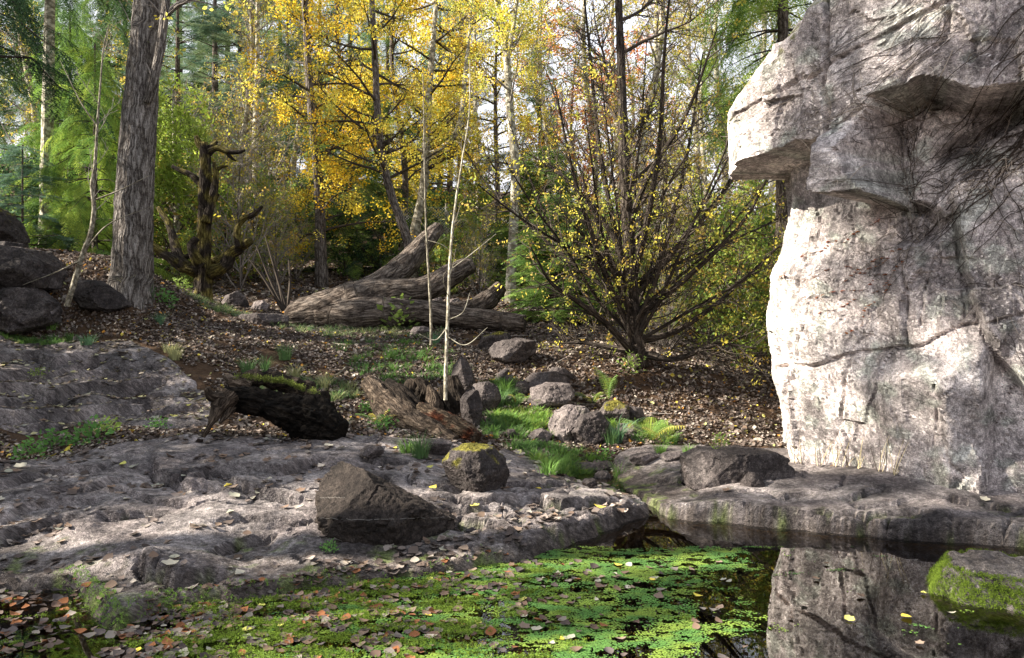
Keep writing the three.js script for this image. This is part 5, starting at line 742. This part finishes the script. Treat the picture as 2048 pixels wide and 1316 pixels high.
{
  const p = P(1668, 40, 7.7), t = thing('timber_railing', 'weathered timber railing with a slanting brace on top of the cliff', 'railing', p), L = (x, y) => P(x, y, 7.7).sub(p), bar = (n, a, b, r) => mesh(n, plain(limb([a, b], [r, r], { along: 4, around: 4, uv: 0.5 })), M.greyWood, t);
  bar('post', L(1666, 60), L(1666, -90), 0.04); bar('brace', L(1668, -5), L(1692, 18), 0.03); bar('rail', L(1640, -60), L(1800, -75), 0.04); bar('post', L(1800, 0), L(1800, -90), 0.04);
}
// ---------------------------------------------------------------- bare vines over the cliff
{
  const R = rand(401), uOf = (q) => { let lo = 0, hi = 4; for (let i = 0; i < 30; i++) { const m = (lo + hi) / 2; if (qOf(m, cliffBase(m)) < q) lo = m; else hi = m; } return lo; }, yOf = (q, r) => { const u = uOf(q), b = cliffBase(u); return EYE + (HORIZON - r) * -b.z / FOCAL; };
  const labels = ['bare climbing vine fanning down the cliff from its upper right', 'bare climbing vine crossing the deep notch of the cliff', 'bare climbing vine trailing over the overhanging left block', 'thin climbing vine with rows of tiny red leaves on the pale foot of the cliff', 'bare climbing vine netted over the right face of the cliff', 'loose vine tendrils dangling from the nose of the overhang'];
  const fans = [ // [from q, r spread] -> [to q, r spread], how many, radius
    [[2110, 120, 190], [1790, 420, 200], 24, 0.0075], [[2100, 240, 60], [1740, 440, 160], 20, 0.008], [[1900, 130, 160], [1580, 290, 120], 22, 0.0055], [[1860, 420, 60], [1590, 620, 220], 12, 0.004], [[2060, 420, 420], [1850, 430, 380], 16, 0.005], [[1800, 240, 80], [1830, 460, 60], 16, 0.004]];
  fans.forEach(([a, b, n, r], k) => {
    const t = thing('climbing_vine', labels[k], 'vine', cliffPoint(uOf(Math.min(a[0], 2100)), 1.5)), o = t.position, red = [];
    for (let i = 0; i < n; i++) {
      const qa = a[0] + (R() - 0.5) * 60, ra = a[1] + (R() - 0.5) * a[2] * 1.6, qb = lerp(a[0], b[0], 0.55 + 0.6 * R()), rb = b[1] + (R() - 0.5) * b[2], pts = [], m = 9 + Math.floor(R() * 4), bow = (R() - 0.3) * 60;
      for (let j = 0; j <= m; j++) { const f = j / m, q = lerp(qa, qb, f) + (R() - 0.5) * 14, rr = lerp(ra, rb, f) + bow * Math.sin(f * 3.14) + (R() - 0.5) * 26, u = uOf(q), y = Math.max(0.35, Math.min(yOf(q, rr), cliffTop(u, cliffBase(u)) - 0.02)); pts.push(cliffPoint(u, y, 0.004 + 0.03 * R() ** 3).sub(o)); }
      const rr = r * (0.25 + 0.65 * R() * R() + 0.1), g = plain(limb(pts, [rr, rr * 0.8, rr * 0.3], { along: 44, around: 5, cap: false }));
      mesh('stem', g, R() < 0.2 ? M.paleVine : M.vine, t);
      for (let s = 0; s < 1 + (i % 2); s++) { // short curling side shoots that stand off the rock
        const j = 1 + Math.floor(R() * (m - 1)), p = pts[j], d = V(R() - 0.6, R() - 0.6, R() * 0.6), e = 0.12 + 0.2 * R(), w = [p, p.clone().addScaledVector(d, e), p.clone().addScaledVector(d, e * 1.5).add(V(-0.04 + 0.1 * R(), -0.1 * R(), 0.05 * R()))]; mesh('shoot', plain(limb(w, [0.0032, 0.0026, 0.0012], { along: 9, around: 4, cap: false })), M.paleVine, t);
      }
      if (k === 3 && i < 6) { const c = new THREE.CatmullRomCurve3(pts); for (let s = 0; s < 22; s++) { const p = c.getPoint(0.35 + 0.6 * R()); red.push({ m: alongM(p, V(R() - 0.5, -1, R() * 0.4), R() * 6, 0.03 + 0.02 * R()), c: lin(0.36 + 0.1 * R(), 0.09 + 0.06 * R(), 0.03) }); } }
    }
    if (red.length) scatter('leaf_row', leafGeo(1), leafMat, red, t);
  });
}
// ---------------------------------------------------------------- leaf litter, fallen leaves
const litterColours = [[0.12, 0.092, 0.077], [0.17, 0.135, 0.115], [0.085, 0.064, 0.053], [0.23, 0.195, 0.165], [0.13, 0.092, 0.066], [0.06, 0.046, 0.039], [0.31, 0.27, 0.225], [0.10, 0.078, 0.067]];
const leafShapes = [leafGeo(0), leafGeo(1), leafGeo(2)], litterMat = leafy(lin(1, 1, 1), 0.15);
{
  const R = rand(501), lists = [[], []];
  const drop = (n, x0, x1, z0, z1, size, ok) => { for (let i = 0; i < n; i++) { const x = lerp(x0, x1, R()), z = lerp(z0, z1, R()); if (!ok(x, z) || 1.4 * fbm2(x * 0.9 + 3, z * 0.9) < -0.35 + 0.5 * (R() - 0.7)) continue; const y = groundY(x, z), e = 0.12, nx = groundY(x - e, z) - groundY(x + e, z), nz = groundY(x, z - e) - groundY(x, z + e); const s = size * (0.4 + 1.2 * R() * R() + 0.25 * R()), k = R(), c = k < 0.035 ? pick(R, [[0.5, 0.40, 0.06], [0.40, 0.40, 0.16], [0.5, 0.24, 0.05]]) : pick(R, litterColours); lists[R() < 0.6 ? 0 : 1].push({ m: placeM(V(x, y + 0.01 + 0.02 * R(), z), -Math.atan(nz / (2 * e)) * -1 + (R() - 0.5) * 1.1, R() * 6.28, (R() - 0.5) * 1.1 - Math.atan(nx / (2 * e)) * 0, V(s * (0.8 + 0.4 * R()), s, s)), c }); } };
  const dry = (x, z) => inside(pond, x, z) < -0.05 && inside(slabOutline, x, z) < -0.02 && inside(ledgeOutline, x, z) < 0.0 && inside(upperOutline, x, z) < -0.05;
  drop(100000, -7, 4.5, -11.5, -6.5, 0.05, dry); drop(100000, -10, 7, -15, -11, 0.056, dry); drop(60000, -14, 9, -25, -15, 0.1, dry);
  lists.forEach((l, i) => scatter('leaf_litter', leafShapes[i], litterMat, l));
  scene.children.filter((c) => c.name.startsWith('leaf_litter')).forEach((c) => tag(c, 'brown leaf litter covering the woodland floor and slopes', 'leaf litter'));
}
{ // leaves lying on the rock slabs, each by itself
  const R = rand(511), kinds = [['brown', [[0.15, 0.10, 0.07], [0.11, 0.075, 0.055], [0.19, 0.14, 0.105]]], ['pale', [[0.36, 0.33, 0.26], [0.27, 0.26, 0.20]]], ['yellow', [[0.58, 0.46, 0.07], [0.42, 0.40, 0.10]]]], mats = {};
  kinds.forEach(([k, c]) => { mats[k] = c.map((x) => leafy(lin(...x), 0.15)); });
  const put = (x, y, z, size, where, group) => { const r = R(), kind = r < 0.62 ? kinds[0] : r < 0.9 ? kinds[1] : kinds[2], o = mesh('fallen_leaf', leafShapes[Math.floor(R() * 3)], mats[kind[0]][Math.floor(R() * mats[kind[0]].length)]); const s = size * (0.7 + 0.6 * R()); o.position.set(x, y, z); o.rotation.set((R() - 0.5) * 0.5, R() * 6.28, (R() - 0.5) * 0.5, 'YXZ'); o.scale.set(s, s * 0.9, s); tag(o, kind[0] + ' fallen leaf ' + where, 'leaf', kind[0] + ' ' + group); };
  let n = 0; while (n < 150) { const x = lerp(-4.6, 1.2, R()), z = lerp(-8.2, -4.6, R()); if (inside(slabOutline, x, z) < 0.08 || fbm2(x * 0.9, z * 0.9 + 4) + R() * 0.5 < 0.1) continue; put(x, slabTop(x, z) + 0.018, z, 0.085, 'lying on the large rock slab', 'leaves on the large rock slab'); n++; }
  n = 0; while (n < 70) { const x = lerp(-6.6, -3, R()), z = lerp(-10.2, -7.8, R()); if (inside(upperOutline, x, z) < 0.05) continue; put(x, surfaceY(x, z) + 0.02, z, 0.09, 'lying on the upper stepped rock slab', 'leaves on the upper rock slab'); n++; }
  n = 0; while (n < 12) { const x = lerp(1.3, 4.2, R()), z = lerp(-8.4, -6.2, R()); if (inside(ledgeOutline, x, z) < 0.1) continue; put(x, ledgeTop(x, z) + 0.015, z, 0.07, 'lying on the ledge below the cliff', 'leaves on the ledge'); n++; }
  n = 0; while (n < 150) { const x = lerp(-2.4, 2.6, R()), z = lerp(-5.4, -3.9, R()), d = -z, px = 1024 + x / d * FOCAL; if (inside(pond, x, z) < 0.03 || R() > table([[100, 0.5], [300, 1], [700, 1], [1000, 0.5], [1500, 0.12], [1700, 0.05]], px)) continue; put(x, 0.012, z, 0.058, 'floating on the pond among the duckweed', 'leaves floating on the pond'); n++; }
}
{ // sodden leaves along the shore of the pond
  const R = rand(517), list = [];
  for (let i = 0; i < 9000; i++) { const x = lerp(-3.2, 1.4, R()), z = lerp(-5.4, -3.8, R()), s = inside(pond, x, z); if (s < -0.03) continue; const px = 1024 + x / -z * FOCAL; if (R() > table([[-100, 0.5], [150, 0.35], [320, 1], [700, 0.8], [1000, 0.3], [1300, 0.04]], px) * clamp(0.55 + 1.3 * fbm2(x * 1.7, z * 3.5) - s * 0.35)) continue; const k = 0.038 + 0.038 * R(), ground = inside(slabOutline, x, z) > -0.1 ? slabTop(x, z) - shoreDrop(inside(slabOutline, x, z)) : 0; list.push({ m: placeM(V(x, Math.max(0.006, ground) + 0.012 * R(), z), (R() - 0.5) * 0.6, R() * 6.28, (R() - 0.5) * 0.6, k), c: pick(R, [[0.10, 0.065, 0.05], [0.065, 0.05, 0.045], [0.13, 0.095, 0.075], [0.17, 0.07, 0.03], [0.085, 0.07, 0.065], [0.15, 0.13, 0.11]]) }); }
  tag(scatter('sodden_leaves', leafShapes[0], litterMat, list), 'sodden brown leaves massed on the water along the slab', 'leaf litter');
}
{ // drifts of small litter in the hollows of the slabs and along the shore
  const R = rand(521), list = [];
  for (let i = 0; i < 9000; i++) { const x = lerp(-5, 1.2, R()), z = lerp(-8.3, -4.3, R()), s = inside(slabOutline, x, z); if (s < 0.0) continue; const low = -beds(x, z, 0.9, sstep(-0.9, 0, x)) * 9, shore = sstep(0.5, 0.05, inside(slabOutline, x, z)) * (z > -6 ? 0.9 : 0.35); const px = 1024 + x / -z * FOCAL; if (R() > clamp(low * 0.5 + shore + fbm2(x * 1.4, z * 1.4) * 0.9 - 0.1, 0, 0.8) * (px > 130 && px < 620 && z > -5.4 ? 0.25 : 1)) continue; const k = 0.04 + 0.05 * R(); list.push({ m: placeM(V(x, slabTop(x, z) - shoreDrop(s) + 0.012, z), (R() - 0.5) * 0.8, R() * 6.28, (R() - 0.5) * 0.8, k), c: pick(R, litterColours) }); }
  tag(scatter('shore_litter', leafShapes[0], litterMat, list), 'drifted brown leaf scraps in the hollows of the rock slab', 'leaf litter');
}
// ---------------------------------------------------------------- duckweed and green algae on the pond
{
  const R = rand(531), disc = new THREE.CircleGeometry(1, 6); disc.rotateX(-Math.PI / 2); const list = [], weed = [];
  const cover = (x, z) => { const d = -z, px = 1024 + x / d * FOCAL, row = HORIZON + EYE / d * FOCAL; let k = table([[300, 0.2], [600, 0.55], [1000, 0.9], [1350, 0.85], [1480, 0.6], [1560, 0.2], [1640, 0]], px); k *= table([[1085, 0], [1105, 0.9], [1150, 1], [1180, 0.75], [1225, 0.9], [1316, 0.8]], row); if (px > 1400) k *= table([[1090, 1], [1140, 1], [1175, 0.35], [1205, 0.25], [1240, 0.8], [1316, 0.5]], row);
    const e = fbm2(x * 1.6 + 5, z * 2.6, 4), hole = fbm2(x * 6, z * 9 + 9, 3); return k + 0.8 * e - 0.6 * sstep(0.05, 0.35, hole) - 0.42; };
  for (let i = 0; i < 420000; i++) { const x = lerp(-2.2, 2.6, R()), z = lerp(-5.75, -3.85, R()); if (inside(pond, x, z) < 0.02 || cover(x, z) < R() * 1.0 - 0.1) continue; const g = 0.7 + 0.6 * R(), s = 0.0034 + 0.003 * R(); list.push({ m: placeM(V(x, 0.003 + 0.002 * R(), z), (R() - 0.5) * 0.25, R() * 6, (R() - 0.5) * 0.25, s), c: lin(...mix3([0.065 * g, 0.155 * g, 0.03 * g], [0.15 * g, 0.22 * g, 0.03 * g], sstep(-0.3, 0.4, fbm2(x * 2.2, z * 4)))) }); }
  tag(scatter('duckweed', disc, leafy(lin(1, 1, 1), 0.2), list), 'mat of green duckweed floating on the dark pond', 'duckweed');
  const tuft = sprigGeo(7, 0.7, 9, { width: 0.4, droop: 0.3 });
  for (let i = 0; i < 130000; i++) { const x = lerp(-3.4, 1.0, R()), z = lerp(-5.3, -3.8, R()), s = inside(pond, x, z); if (s < 0.01) continue; const px = 1024 + x / -z * FOCAL, k = table([[-100, 0.15], [200, 0.25], [400, 0.9], [700, 0.9], [1000, 0.6], [1250, 0.0]], px) + 1.2 * fbm2(x * 2.2 + 30, z * 5, 4) - 0.62; if (k < R() * 1.0 - 0.1) continue; const g = 0.55 + 0.75 * R(); weed.push({ m: placeM(V(x, 0.0 + 0.012 * R(), z), (R() - 0.5) * 1.4, R() * 6, (R() - 0.5) * 1.4, 0.006 + 0.009 * R()), c: lin(0.13 * g, 0.20 * g, 0.02 * g) }); }
  tag(scatter('pond_algae', tuft, leafy(lin(1, 1, 1), 0.3), weed), 'clumps of yellow-green algae along the shore of the slab', 'algae');
}
{ // moss and algae on the spur of the slab and on the ledge's edge
  const R = rand(541), tuft = sprigGeo(7, 0.6, 3, { width: 0.35, droop: 0.1 }), list = [];
  const add = (x, y, z, n) => { const g = 0.5 + 0.8 * R(); list.push({ m: alongM(V(x, y, z), n, R() * 6, 0.008 + 0.010 * R()), c: lin(0.12 * g, 0.22 * g, 0.025 * g) }); };
  for (let i = 0; i < 26000; i++) { const x = lerp(-3, 0.4, R()), z = lerp(-5.4, -4.0, R()), s = inside(slabOutline, x, z) + 0.05 * fbm2(x * 3, z * 3, 3); if (s < -0.2 || s > 0.07) continue; const px = 1024 + x / -z * FOCAL, k = table([[100, 0], [150, 0.9], [240, 1], [330, 1], [380, 0.5], [640, 0.3], [700, 0.05]], px) + 0.5 * fbm2(x * 6, z * 6); if (k < R()) continue; add(x, slabTop(x, z) - shoreDrop(s) + 0.004, z, V(R() - 0.5, 1, 0.6)); }
  tag(scatter('spur_moss', tuft, leafy(lin(1, 1, 1), 0.3), list), 'green moss and algae on the wet rim of the rock slab', 'moss');
}
// ---------------------------------------------------------------- grass, ferns, herbs
function tuftGeo(n, h, spread, seed, lean = 0.6) {
  const R = rand(seed), pos = [], idx = [];
  for (let i = 0; i < n; i++) { const a = R() * 6.283, r = Math.sqrt(R()) * spread, b = V(Math.cos(a) * r, 0, Math.sin(a) * r), l = h * (0.5 + 0.7 * R()), o = V(Math.cos(a + R() - 0.5), 0, Math.sin(a + R() - 0.5)).multiplyScalar(lean * l * (0.3 + R())), w = 0.0035 + 0.003 * R(), s = V(-Math.sin(a), 0, Math.cos(a)).multiplyScalar(w), k = pos.length / 3;
    for (let j = 0; j <= 3; j++) { const t = j / 3, p = b.clone().addScaledVector(o, t * t).add(V(0, l * (t - 0.35 * lean * t * t * t), 0)), q = 1 - t * 0.95; pos.push(p.x - s.x * q, p.y, p.z - s.z * q, p.x + s.x * q, p.y, p.z + s.z * q); }
    for (let j = 0; j < 3; j++) { const m = k + j * 2; idx.push(m, m + 1, m + 2, m + 1, m + 3, m + 2); } }
  return geo(pos, idx);
}
const grassMats = [leafy(lin(0.13, 0.24, 0.05), 0.4), leafy(lin(0.08, 0.15, 0.05), 0.35), leafy(lin(0.34, 0.34, 0.16), 0.35), leafy(lin(0.10, 0.19, 0.10), 0.35)];
const tufts = [tuftGeo(110, 0.26, 0.08, 1), tuftGeo(90, 0.18, 0.09, 2, 0.8), tuftGeo(70, 0.32, 0.05, 3, 0.9)];
for (const [px, py, d, k, m, s, label] of [[840, 915, 7.7, 0, 1, 1.0, 'drooping grass tuft beside the flat grey-green slab'], [815, 905, 7.9, 1, 0, 0.9, 'short grass tuft left of the flat grey-green slab'], [1120, 945, 8.1, 0, 0, 0.95, 'sunlit grass tuft on the stream bank'], [1095, 950, 8.0, 1, 0, 1.0, 'short sunlit grass at the edge of the slab by the stream'], [1240, 960, 7.9, 0, 0, 0.8, 'grass tuft growing on the ledge side of the stream mouth'], [1170, 955, 8.1, 1, 0, 0.7, 'small grass tuft between the stream stones'], [1010, 790, 9.9, 2, 0, 1.0, 'hanging grass tuft on the smooth brown rock'], [1000, 815, 9.6, 2, 1, 1.0, 'long grass tuft below the smooth brown rock'],
  [1235, 885, 9.1, 2, 3, 1.2, 'long bluish grass tuft right of the dark angular rock'], [1220, 890, 8.95, 0, 1, 1.0, 'dark grass tuft at the foot of the dark angular rock'], [350, 720, 9.7, 0, 2, 0.9, 'pale dry grass tuft at the corner of the upper slab'], [340, 705, 9.9, 1, 2, 0.9, 'small pale grass tuft above the upper slab'], [175, 690, 10, 1, 3, 1.0, 'bluish grass tuft on the rim of the upper slab'], [40, 660, 10.1, 0, 0, 0.8, 'grass tuft under the round scratched boulder'], [105, 660, 10.1, 1, 0, 0.8, 'short grass tuft right of the round scratched boulder'], [60, 690, 10, 1, 0, 0.8, 'bright low grass on the rim of the upper slab'],
  [495, 750, 8.4, 0, 1, 1.0, 'dark grass tuft behind the hollow log'], [530, 745, 8.7, 2, 1, 1.0, 'long dark grass above the hollow log'], [590, 760, 8.6, 2, 2, 0.9, 'dry grass hanging behind the hollow log'], [650, 780, 8.6, 2, 2, 0.9, 'withered grass right above the hollow log'], [680, 860, 8.0, 1, 3, 0.8, 'small bluish grass tuft at the thick end of the hollow log'], [250, 585, 10.7, 2, 2, 0.9, 'dry grass hanging on the bank under the thick trunk'], [300, 600, 10.8, 2, 1, 0.9, 'grass tuft on the bank right of the thick trunk'], [320, 650, 10.6, 2, 3, 0.8, 'bluish grass on the leafy bank'], [570, 720, 10.5, 0, 1, 1.0, 'dark grass tuft on the leafy slope above the hollow log'], [1320, 905, 8.7, 1, 0, 0.7, 'small grass tuft on the back of the sunlit ledge'], [1375, 905, 8.5, 1, 0, 0.6, 'small grass tuft behind the long flat-topped block'], [870, 690, 10.5, 0, 3, 0.9, 'bluish grass behind the white-stemmed sapling']]) {
  const p = P(px, py, reach(px, py, d)), o = mesh('grass_tuft', tufts[k], grassMats[m]); o.position.set(p.x, Math.min(p.y, surfaceY(p.x, p.z) + 0.06), p.z); o.scale.setScalar(s); o.rotation.y = px; tag(o, label, 'grass');
}
{ // short grass between the rocks
  const R = rand(551), g = tuftGeo(16, 0.11, 0.035, 7, 0.8), list = [], patch = (px, py, d, rx, rz, n, cs, s0) => { const c = P(px, py, d); for (let i = 0; i < n; i++) { const a = R() * 6.28, r = Math.sqrt(R()), x = c.x + Math.cos(a) * r * rx, z = c.z + Math.sin(a) * r * rz; if (fbm2(x * 2.5, z * 2.5 + 77) < -0.12) continue; list.push({ m: placeM(V(x, surfaceY(x, z) - 0.01, z), (R() - 0.5) * 0.3, R() * 6, (R() - 0.5) * 0.3, s0 * (0.6 + 0.7 * R())), c: pick(R, cs) }); } };
  const bright = [[0.18, 0.30, 0.05], [0.26, 0.34, 0.07], [0.14, 0.26, 0.05]], deep = [[0.09, 0.18, 0.05], [0.12, 0.22, 0.05]], thin = [[0.10, 0.17, 0.06], [0.20, 0.22, 0.10]];
  patch(1080, 850, 9.3, 0.55, 0.35, 480, bright, 1.0); patch(1000, 865, 9.0, 0.35, 0.3, 300, deep, 1.0); patch(1100, 905, 8.5, 0.45, 0.25, 380, deep, 1.0); patch(1170, 905, 8.5, 0.3, 0.15, 260, bright, 0.9); patch(1270, 860, 9.4, 0.5, 0.2, 240, bright, 1.0); patch(1100, 945, 8.05, 0.2, 0.12, 200, bright, 1.0); patch(1310, 885, 9.0, 0.25, 0.15, 160, deep, 1.0);
  patch(720, 670, 12.2, 1.4, 0.5, 420, thin, 1.0); patch(820, 735, 10.6, 0.8, 0.5, 260, deep, 1.0); patch(600, 760, 9.6, 0.7, 0.4, 300, thin, 1.1); patch(780, 700, 11.2, 0.9, 0.4, 200, deep, 0.9); patch(450, 625, 12.5, 0.6, 0.5, 300, thin, 0.9); patch(1010, 800, 10, 0.3, 0.3, 220, deep, 1.2); patch(80, 680, 10.2, 0.7, 0.15, 300, deep, 0.9);
  tag(scatter('short_grass', g, leafy(lin(1, 1, 1), 0.4), list), 'short green grass growing between rocks and through the leaves', 'grass');
}
function frondGeo(n = 15) { // a fern frond along +z, arching
  const pos = [], idx = [];
  for (let i = 0; i < n; i++) { const t = (i + 0.5) / n, l = 0.26 * Math.sin(Math.PI * Math.pow(0.18 + 0.82 * (1 - t), 0.9)) + 0.015, y = 0.75 * t - 0.55 * t * t, z = t * 0.9; for (const s of [-1, 1]) for (let q = 0; q < 4; q++) { const a = q / 4, b = (q + 1) / 4, k = pos.length / 3, w = 0.024 * (1.1 - a); pos.push(s * l * a, y - 0.06 * a * a, z + 0.12 * l * a - w, s * l * a, y - 0.06 * a * a, z + 0.12 * l * a + w, s * l * (b - 0.03), y - 0.06 * b * b, z + 0.12 * l * b); idx.push(k, k + 1, k + 2); } }
  const k = pos.length / 3; for (let i = 0; i <= 8; i++) { const t = i / 8; pos.push(-0.006, 0.75 * t - 0.55 * t * t, t * 0.9, 0.006, 0.75 * t - 0.55 * t * t, t * 0.9); } for (let i = 0; i < 8; i++) { const a = k + i * 2; idx.push(a, a + 1, a + 2, a + 1, a + 3, a + 2); }
  return geo(pos, idx);
}
{
  const frond = frondGeo(), mats = [leafy(lin(0.24, 0.30, 0.05), 0.5), leafy(lin(0.42, 0.36, 0.06), 0.5), leafy(lin(0.14, 0.24, 0.05), 0.45)];
  for (const [px, py, d, n, s, seed, label] of [[1300, 885, 9.1, 9, 0.42, 1, 'yellowing fern with spread fronds at the foot of the leafy slope'], [1218, 800, 9.9, 6, 0.40, 2, 'upright yellow-green fern on the mossy-topped rock'], [1185, 808, 9.9, 7, 0.26, 3, 'small sunlit fern behind the pale lichen-covered rock'], [1330, 890, 9.0, 6, 0.3, 4, 'low fern right of the yellowing fern'], [1065, 810, 9.9, 6, 0.22, 5, 'small fern under the large smooth grey rock'], [755, 850, 8.5, 7, 0.26, 6, 'dark green fern left of the rotten root'], [1035, 812, 9.8, 5, 0.2, 7, 'tiny fern below the rounded reddish stone']]) {
    const R = rand(seed + 600), p = P(px, py, reach(px, py, d)), t = thing('fern', label, 'fern', V(p.x, Math.max(surfaceY(p.x, p.z) - 0.01, p.y - 0.05), p.z));
    for (let i = 0; i < n; i++) { const f = mesh('frond', frond, mats[Math.floor(R() * 3)], t), up = seed === 2 ? -0.75 : -0.15; f.rotation.set(up - R() * 0.5, i / n * 6.283 + R() * 0.7, 0, 'YXZ'); f.scale.setScalar(s * (0.75 + 0.5 * R())); }
  }
  const herb = sprigGeo(22, 0.22, 33, { width: 0.65, droop: 0.15, spread: 4 }), hm = [leafy(lin(0.10, 0.22, 0.05), 0.4), leafy(lin(0.20, 0.28, 0.06), 0.45)];
  for (const [px, py, d, s, m, label] of [[60, 920, 7.0, 0.16, 0, 'dark leafy herb at the edge of the large slab'], [110, 900, 7.2, 0.17, 0, 'leafy green herb in the gully between the slabs'], [180, 885, 7.4, 0.2, 0, 'bright green herb in the gully between the slabs'], [210, 870, 7.6, 0.16, 1, 'yellow-tipped herb in the gully between the slabs'], [320, 860, 7.8, 0.12, 0, 'small herb near the root of the hollow log'], [740, 830, 8.6, 0.2, 0, 'nettle-like herb left of the rotten root'], [765, 860, 8.4, 0.16, 0, 'ivy-leaved herb under the rotten root'], [660, 1105, 5.6, 0.07, 0, 'tiny herb at the foot of the dark wedge-shaped boulder'], [1440, 893, 7.3, 0.10, 1, 'tiny pale seedling on the long flat-topped block'], [800, 660, 12.4, 0.45, 1, 'leafy yellow-green sprout in front of the fallen trunk'], [1260, 740, 10.4, 0.2, 1, 'green herb at the foot of the hornbeam'], [1210, 925, 8.4, 0.12, 0, 'round-leaved herb at the head of the stream'], [325, 610, 10.9, 0.2, 0, 'broad-leaved herb on the bank right of the thick trunk'], [75, 760, 9.2, 0.1, 1, 'small herb in a crack of the upper slab'], [362, 612, 14.2, 0.2, 1, 'yellow-leaved shrublet beside the mossy pollard']]) {
    const p = P(px, py, label.includes('block') ? d : reach(px, py, d)), t = thing('herb', label, 'herb', V(p.x, label.includes('block') ? p.y : surfaceY(p.x, p.z) - 0.01, p.z)), R = rand(px);
    for (let i = 0; i < 7; i++) { const o = stuff(mesh('foliage', herb, hm[m], t)); o.rotation.set((R() - 0.5) * 1.4, R() * 6, (R() - 0.5) * 1.4); o.scale.setScalar(s * (0.7 + 0.6 * R())); }
  }
  // dry stalks along the foot of the cliff
  const R = rand(641); for (let i = 0; i < 7; i++) { const px = [1620, 1660, 1690, 1712, 1735, 1780, 1800][i], u = (px - 1600) / 200 * 1.1 + 0.05, p = cliffPoint(u, 0.3, 0.06), t = thing('dry_stalk_clump', 'withered stalks at the foot of the cliff', 'weeds', V(p.x, ledgeTop(p.x, p.z), p.z), 'withered stalks along the foot of the cliff'); for (let k = 0; k < 6; k++) { const a = V((R() - 0.5) * 0.06, 0, (R() - 0.5) * 0.06), b = a.clone().add(V((R() - 0.5) * 0.22, 0.1 + 0.22 * R(), (R() - 0.3) * 0.12)); mesh('stalk', plain(limb([a, a.clone().lerp(b, 0.5).add(V(0.02 * (R() - 0.5), 0.02, 0)), b], [0.003, 0.0025, 0.001], { along: 6, around: 4 })), R() < 0.5 ? M.straw : M.vine, t); } }
}
{ // sticks dropped on the leafy slopes
  const R = rand(661);
  for (let i = 0; i < 34; i++) { const x = lerp(-4.5, 3.2, R()), z = lerp(-13, -8.8, R()); if (inside(slabOutline, x, z) > -0.1 || inside(upperOutline, x, z) > -0.1) continue; const a = R() * 6.28, l = 0.15 + 0.4 * R(), pts = [-1, 0, 1].map((k) => { const px = x + Math.cos(a) * l * k * 0.5 + 0.03 * R(), pz = z + Math.sin(a) * l * k * 0.5; return V(px, groundY(px, pz) + 0.022 + 0.02 * R(), pz); }), o = pts[1].clone(), g = plain(limb(pts.map((p) => p.clone().sub(o)), [0.009, 0.008, 0.004], { along: 10, around: 5 })); const m = mesh('fallen_stick', g, R() < 0.5 ? M.greyTwig : M.saplingBark); m.position.copy(o); tag(m, 'dry stick lying among the leaves on the slope', 'stick', 'sticks on the leafy slope'); }
}
{ // small leaves strewn over the stepped upper slab
  const R = rand(671), list = [];
  for (let i = 0; i < 5200; i++) { const x = lerp(-7, -2.7, R()), z = lerp(-10.3, -7.6, R()), s = inside(upperOutline, x, z); if (s < 0.02 || R() > clamp(0.45 + 0.9 * fbm2(x * 1.3, z * 1.3) + (x + 5) * 0.15)) continue; const k = 0.035 + 0.04 * R(); list.push({ m: placeM(V(x, surfaceY(x, z) + 0.02, z), (R() - 0.5) * 0.7, R() * 6.28, (R() - 0.5) * 0.7, k), c: pick(R, [[0.2, 0.165, 0.13], [0.13, 0.1, 0.08], [0.32, 0.3, 0.2], [0.36, 0.33, 0.17], [0.09, 0.07, 0.06], [0.26, 0.22, 0.17]]) }); }
  tag(scatter('slab_litter', leafShapes[0], litterMat, list), 'small pale and brown leaves strewn over the stepped upper slab', 'leaf litter');
}
renderer.render(scene, camera);
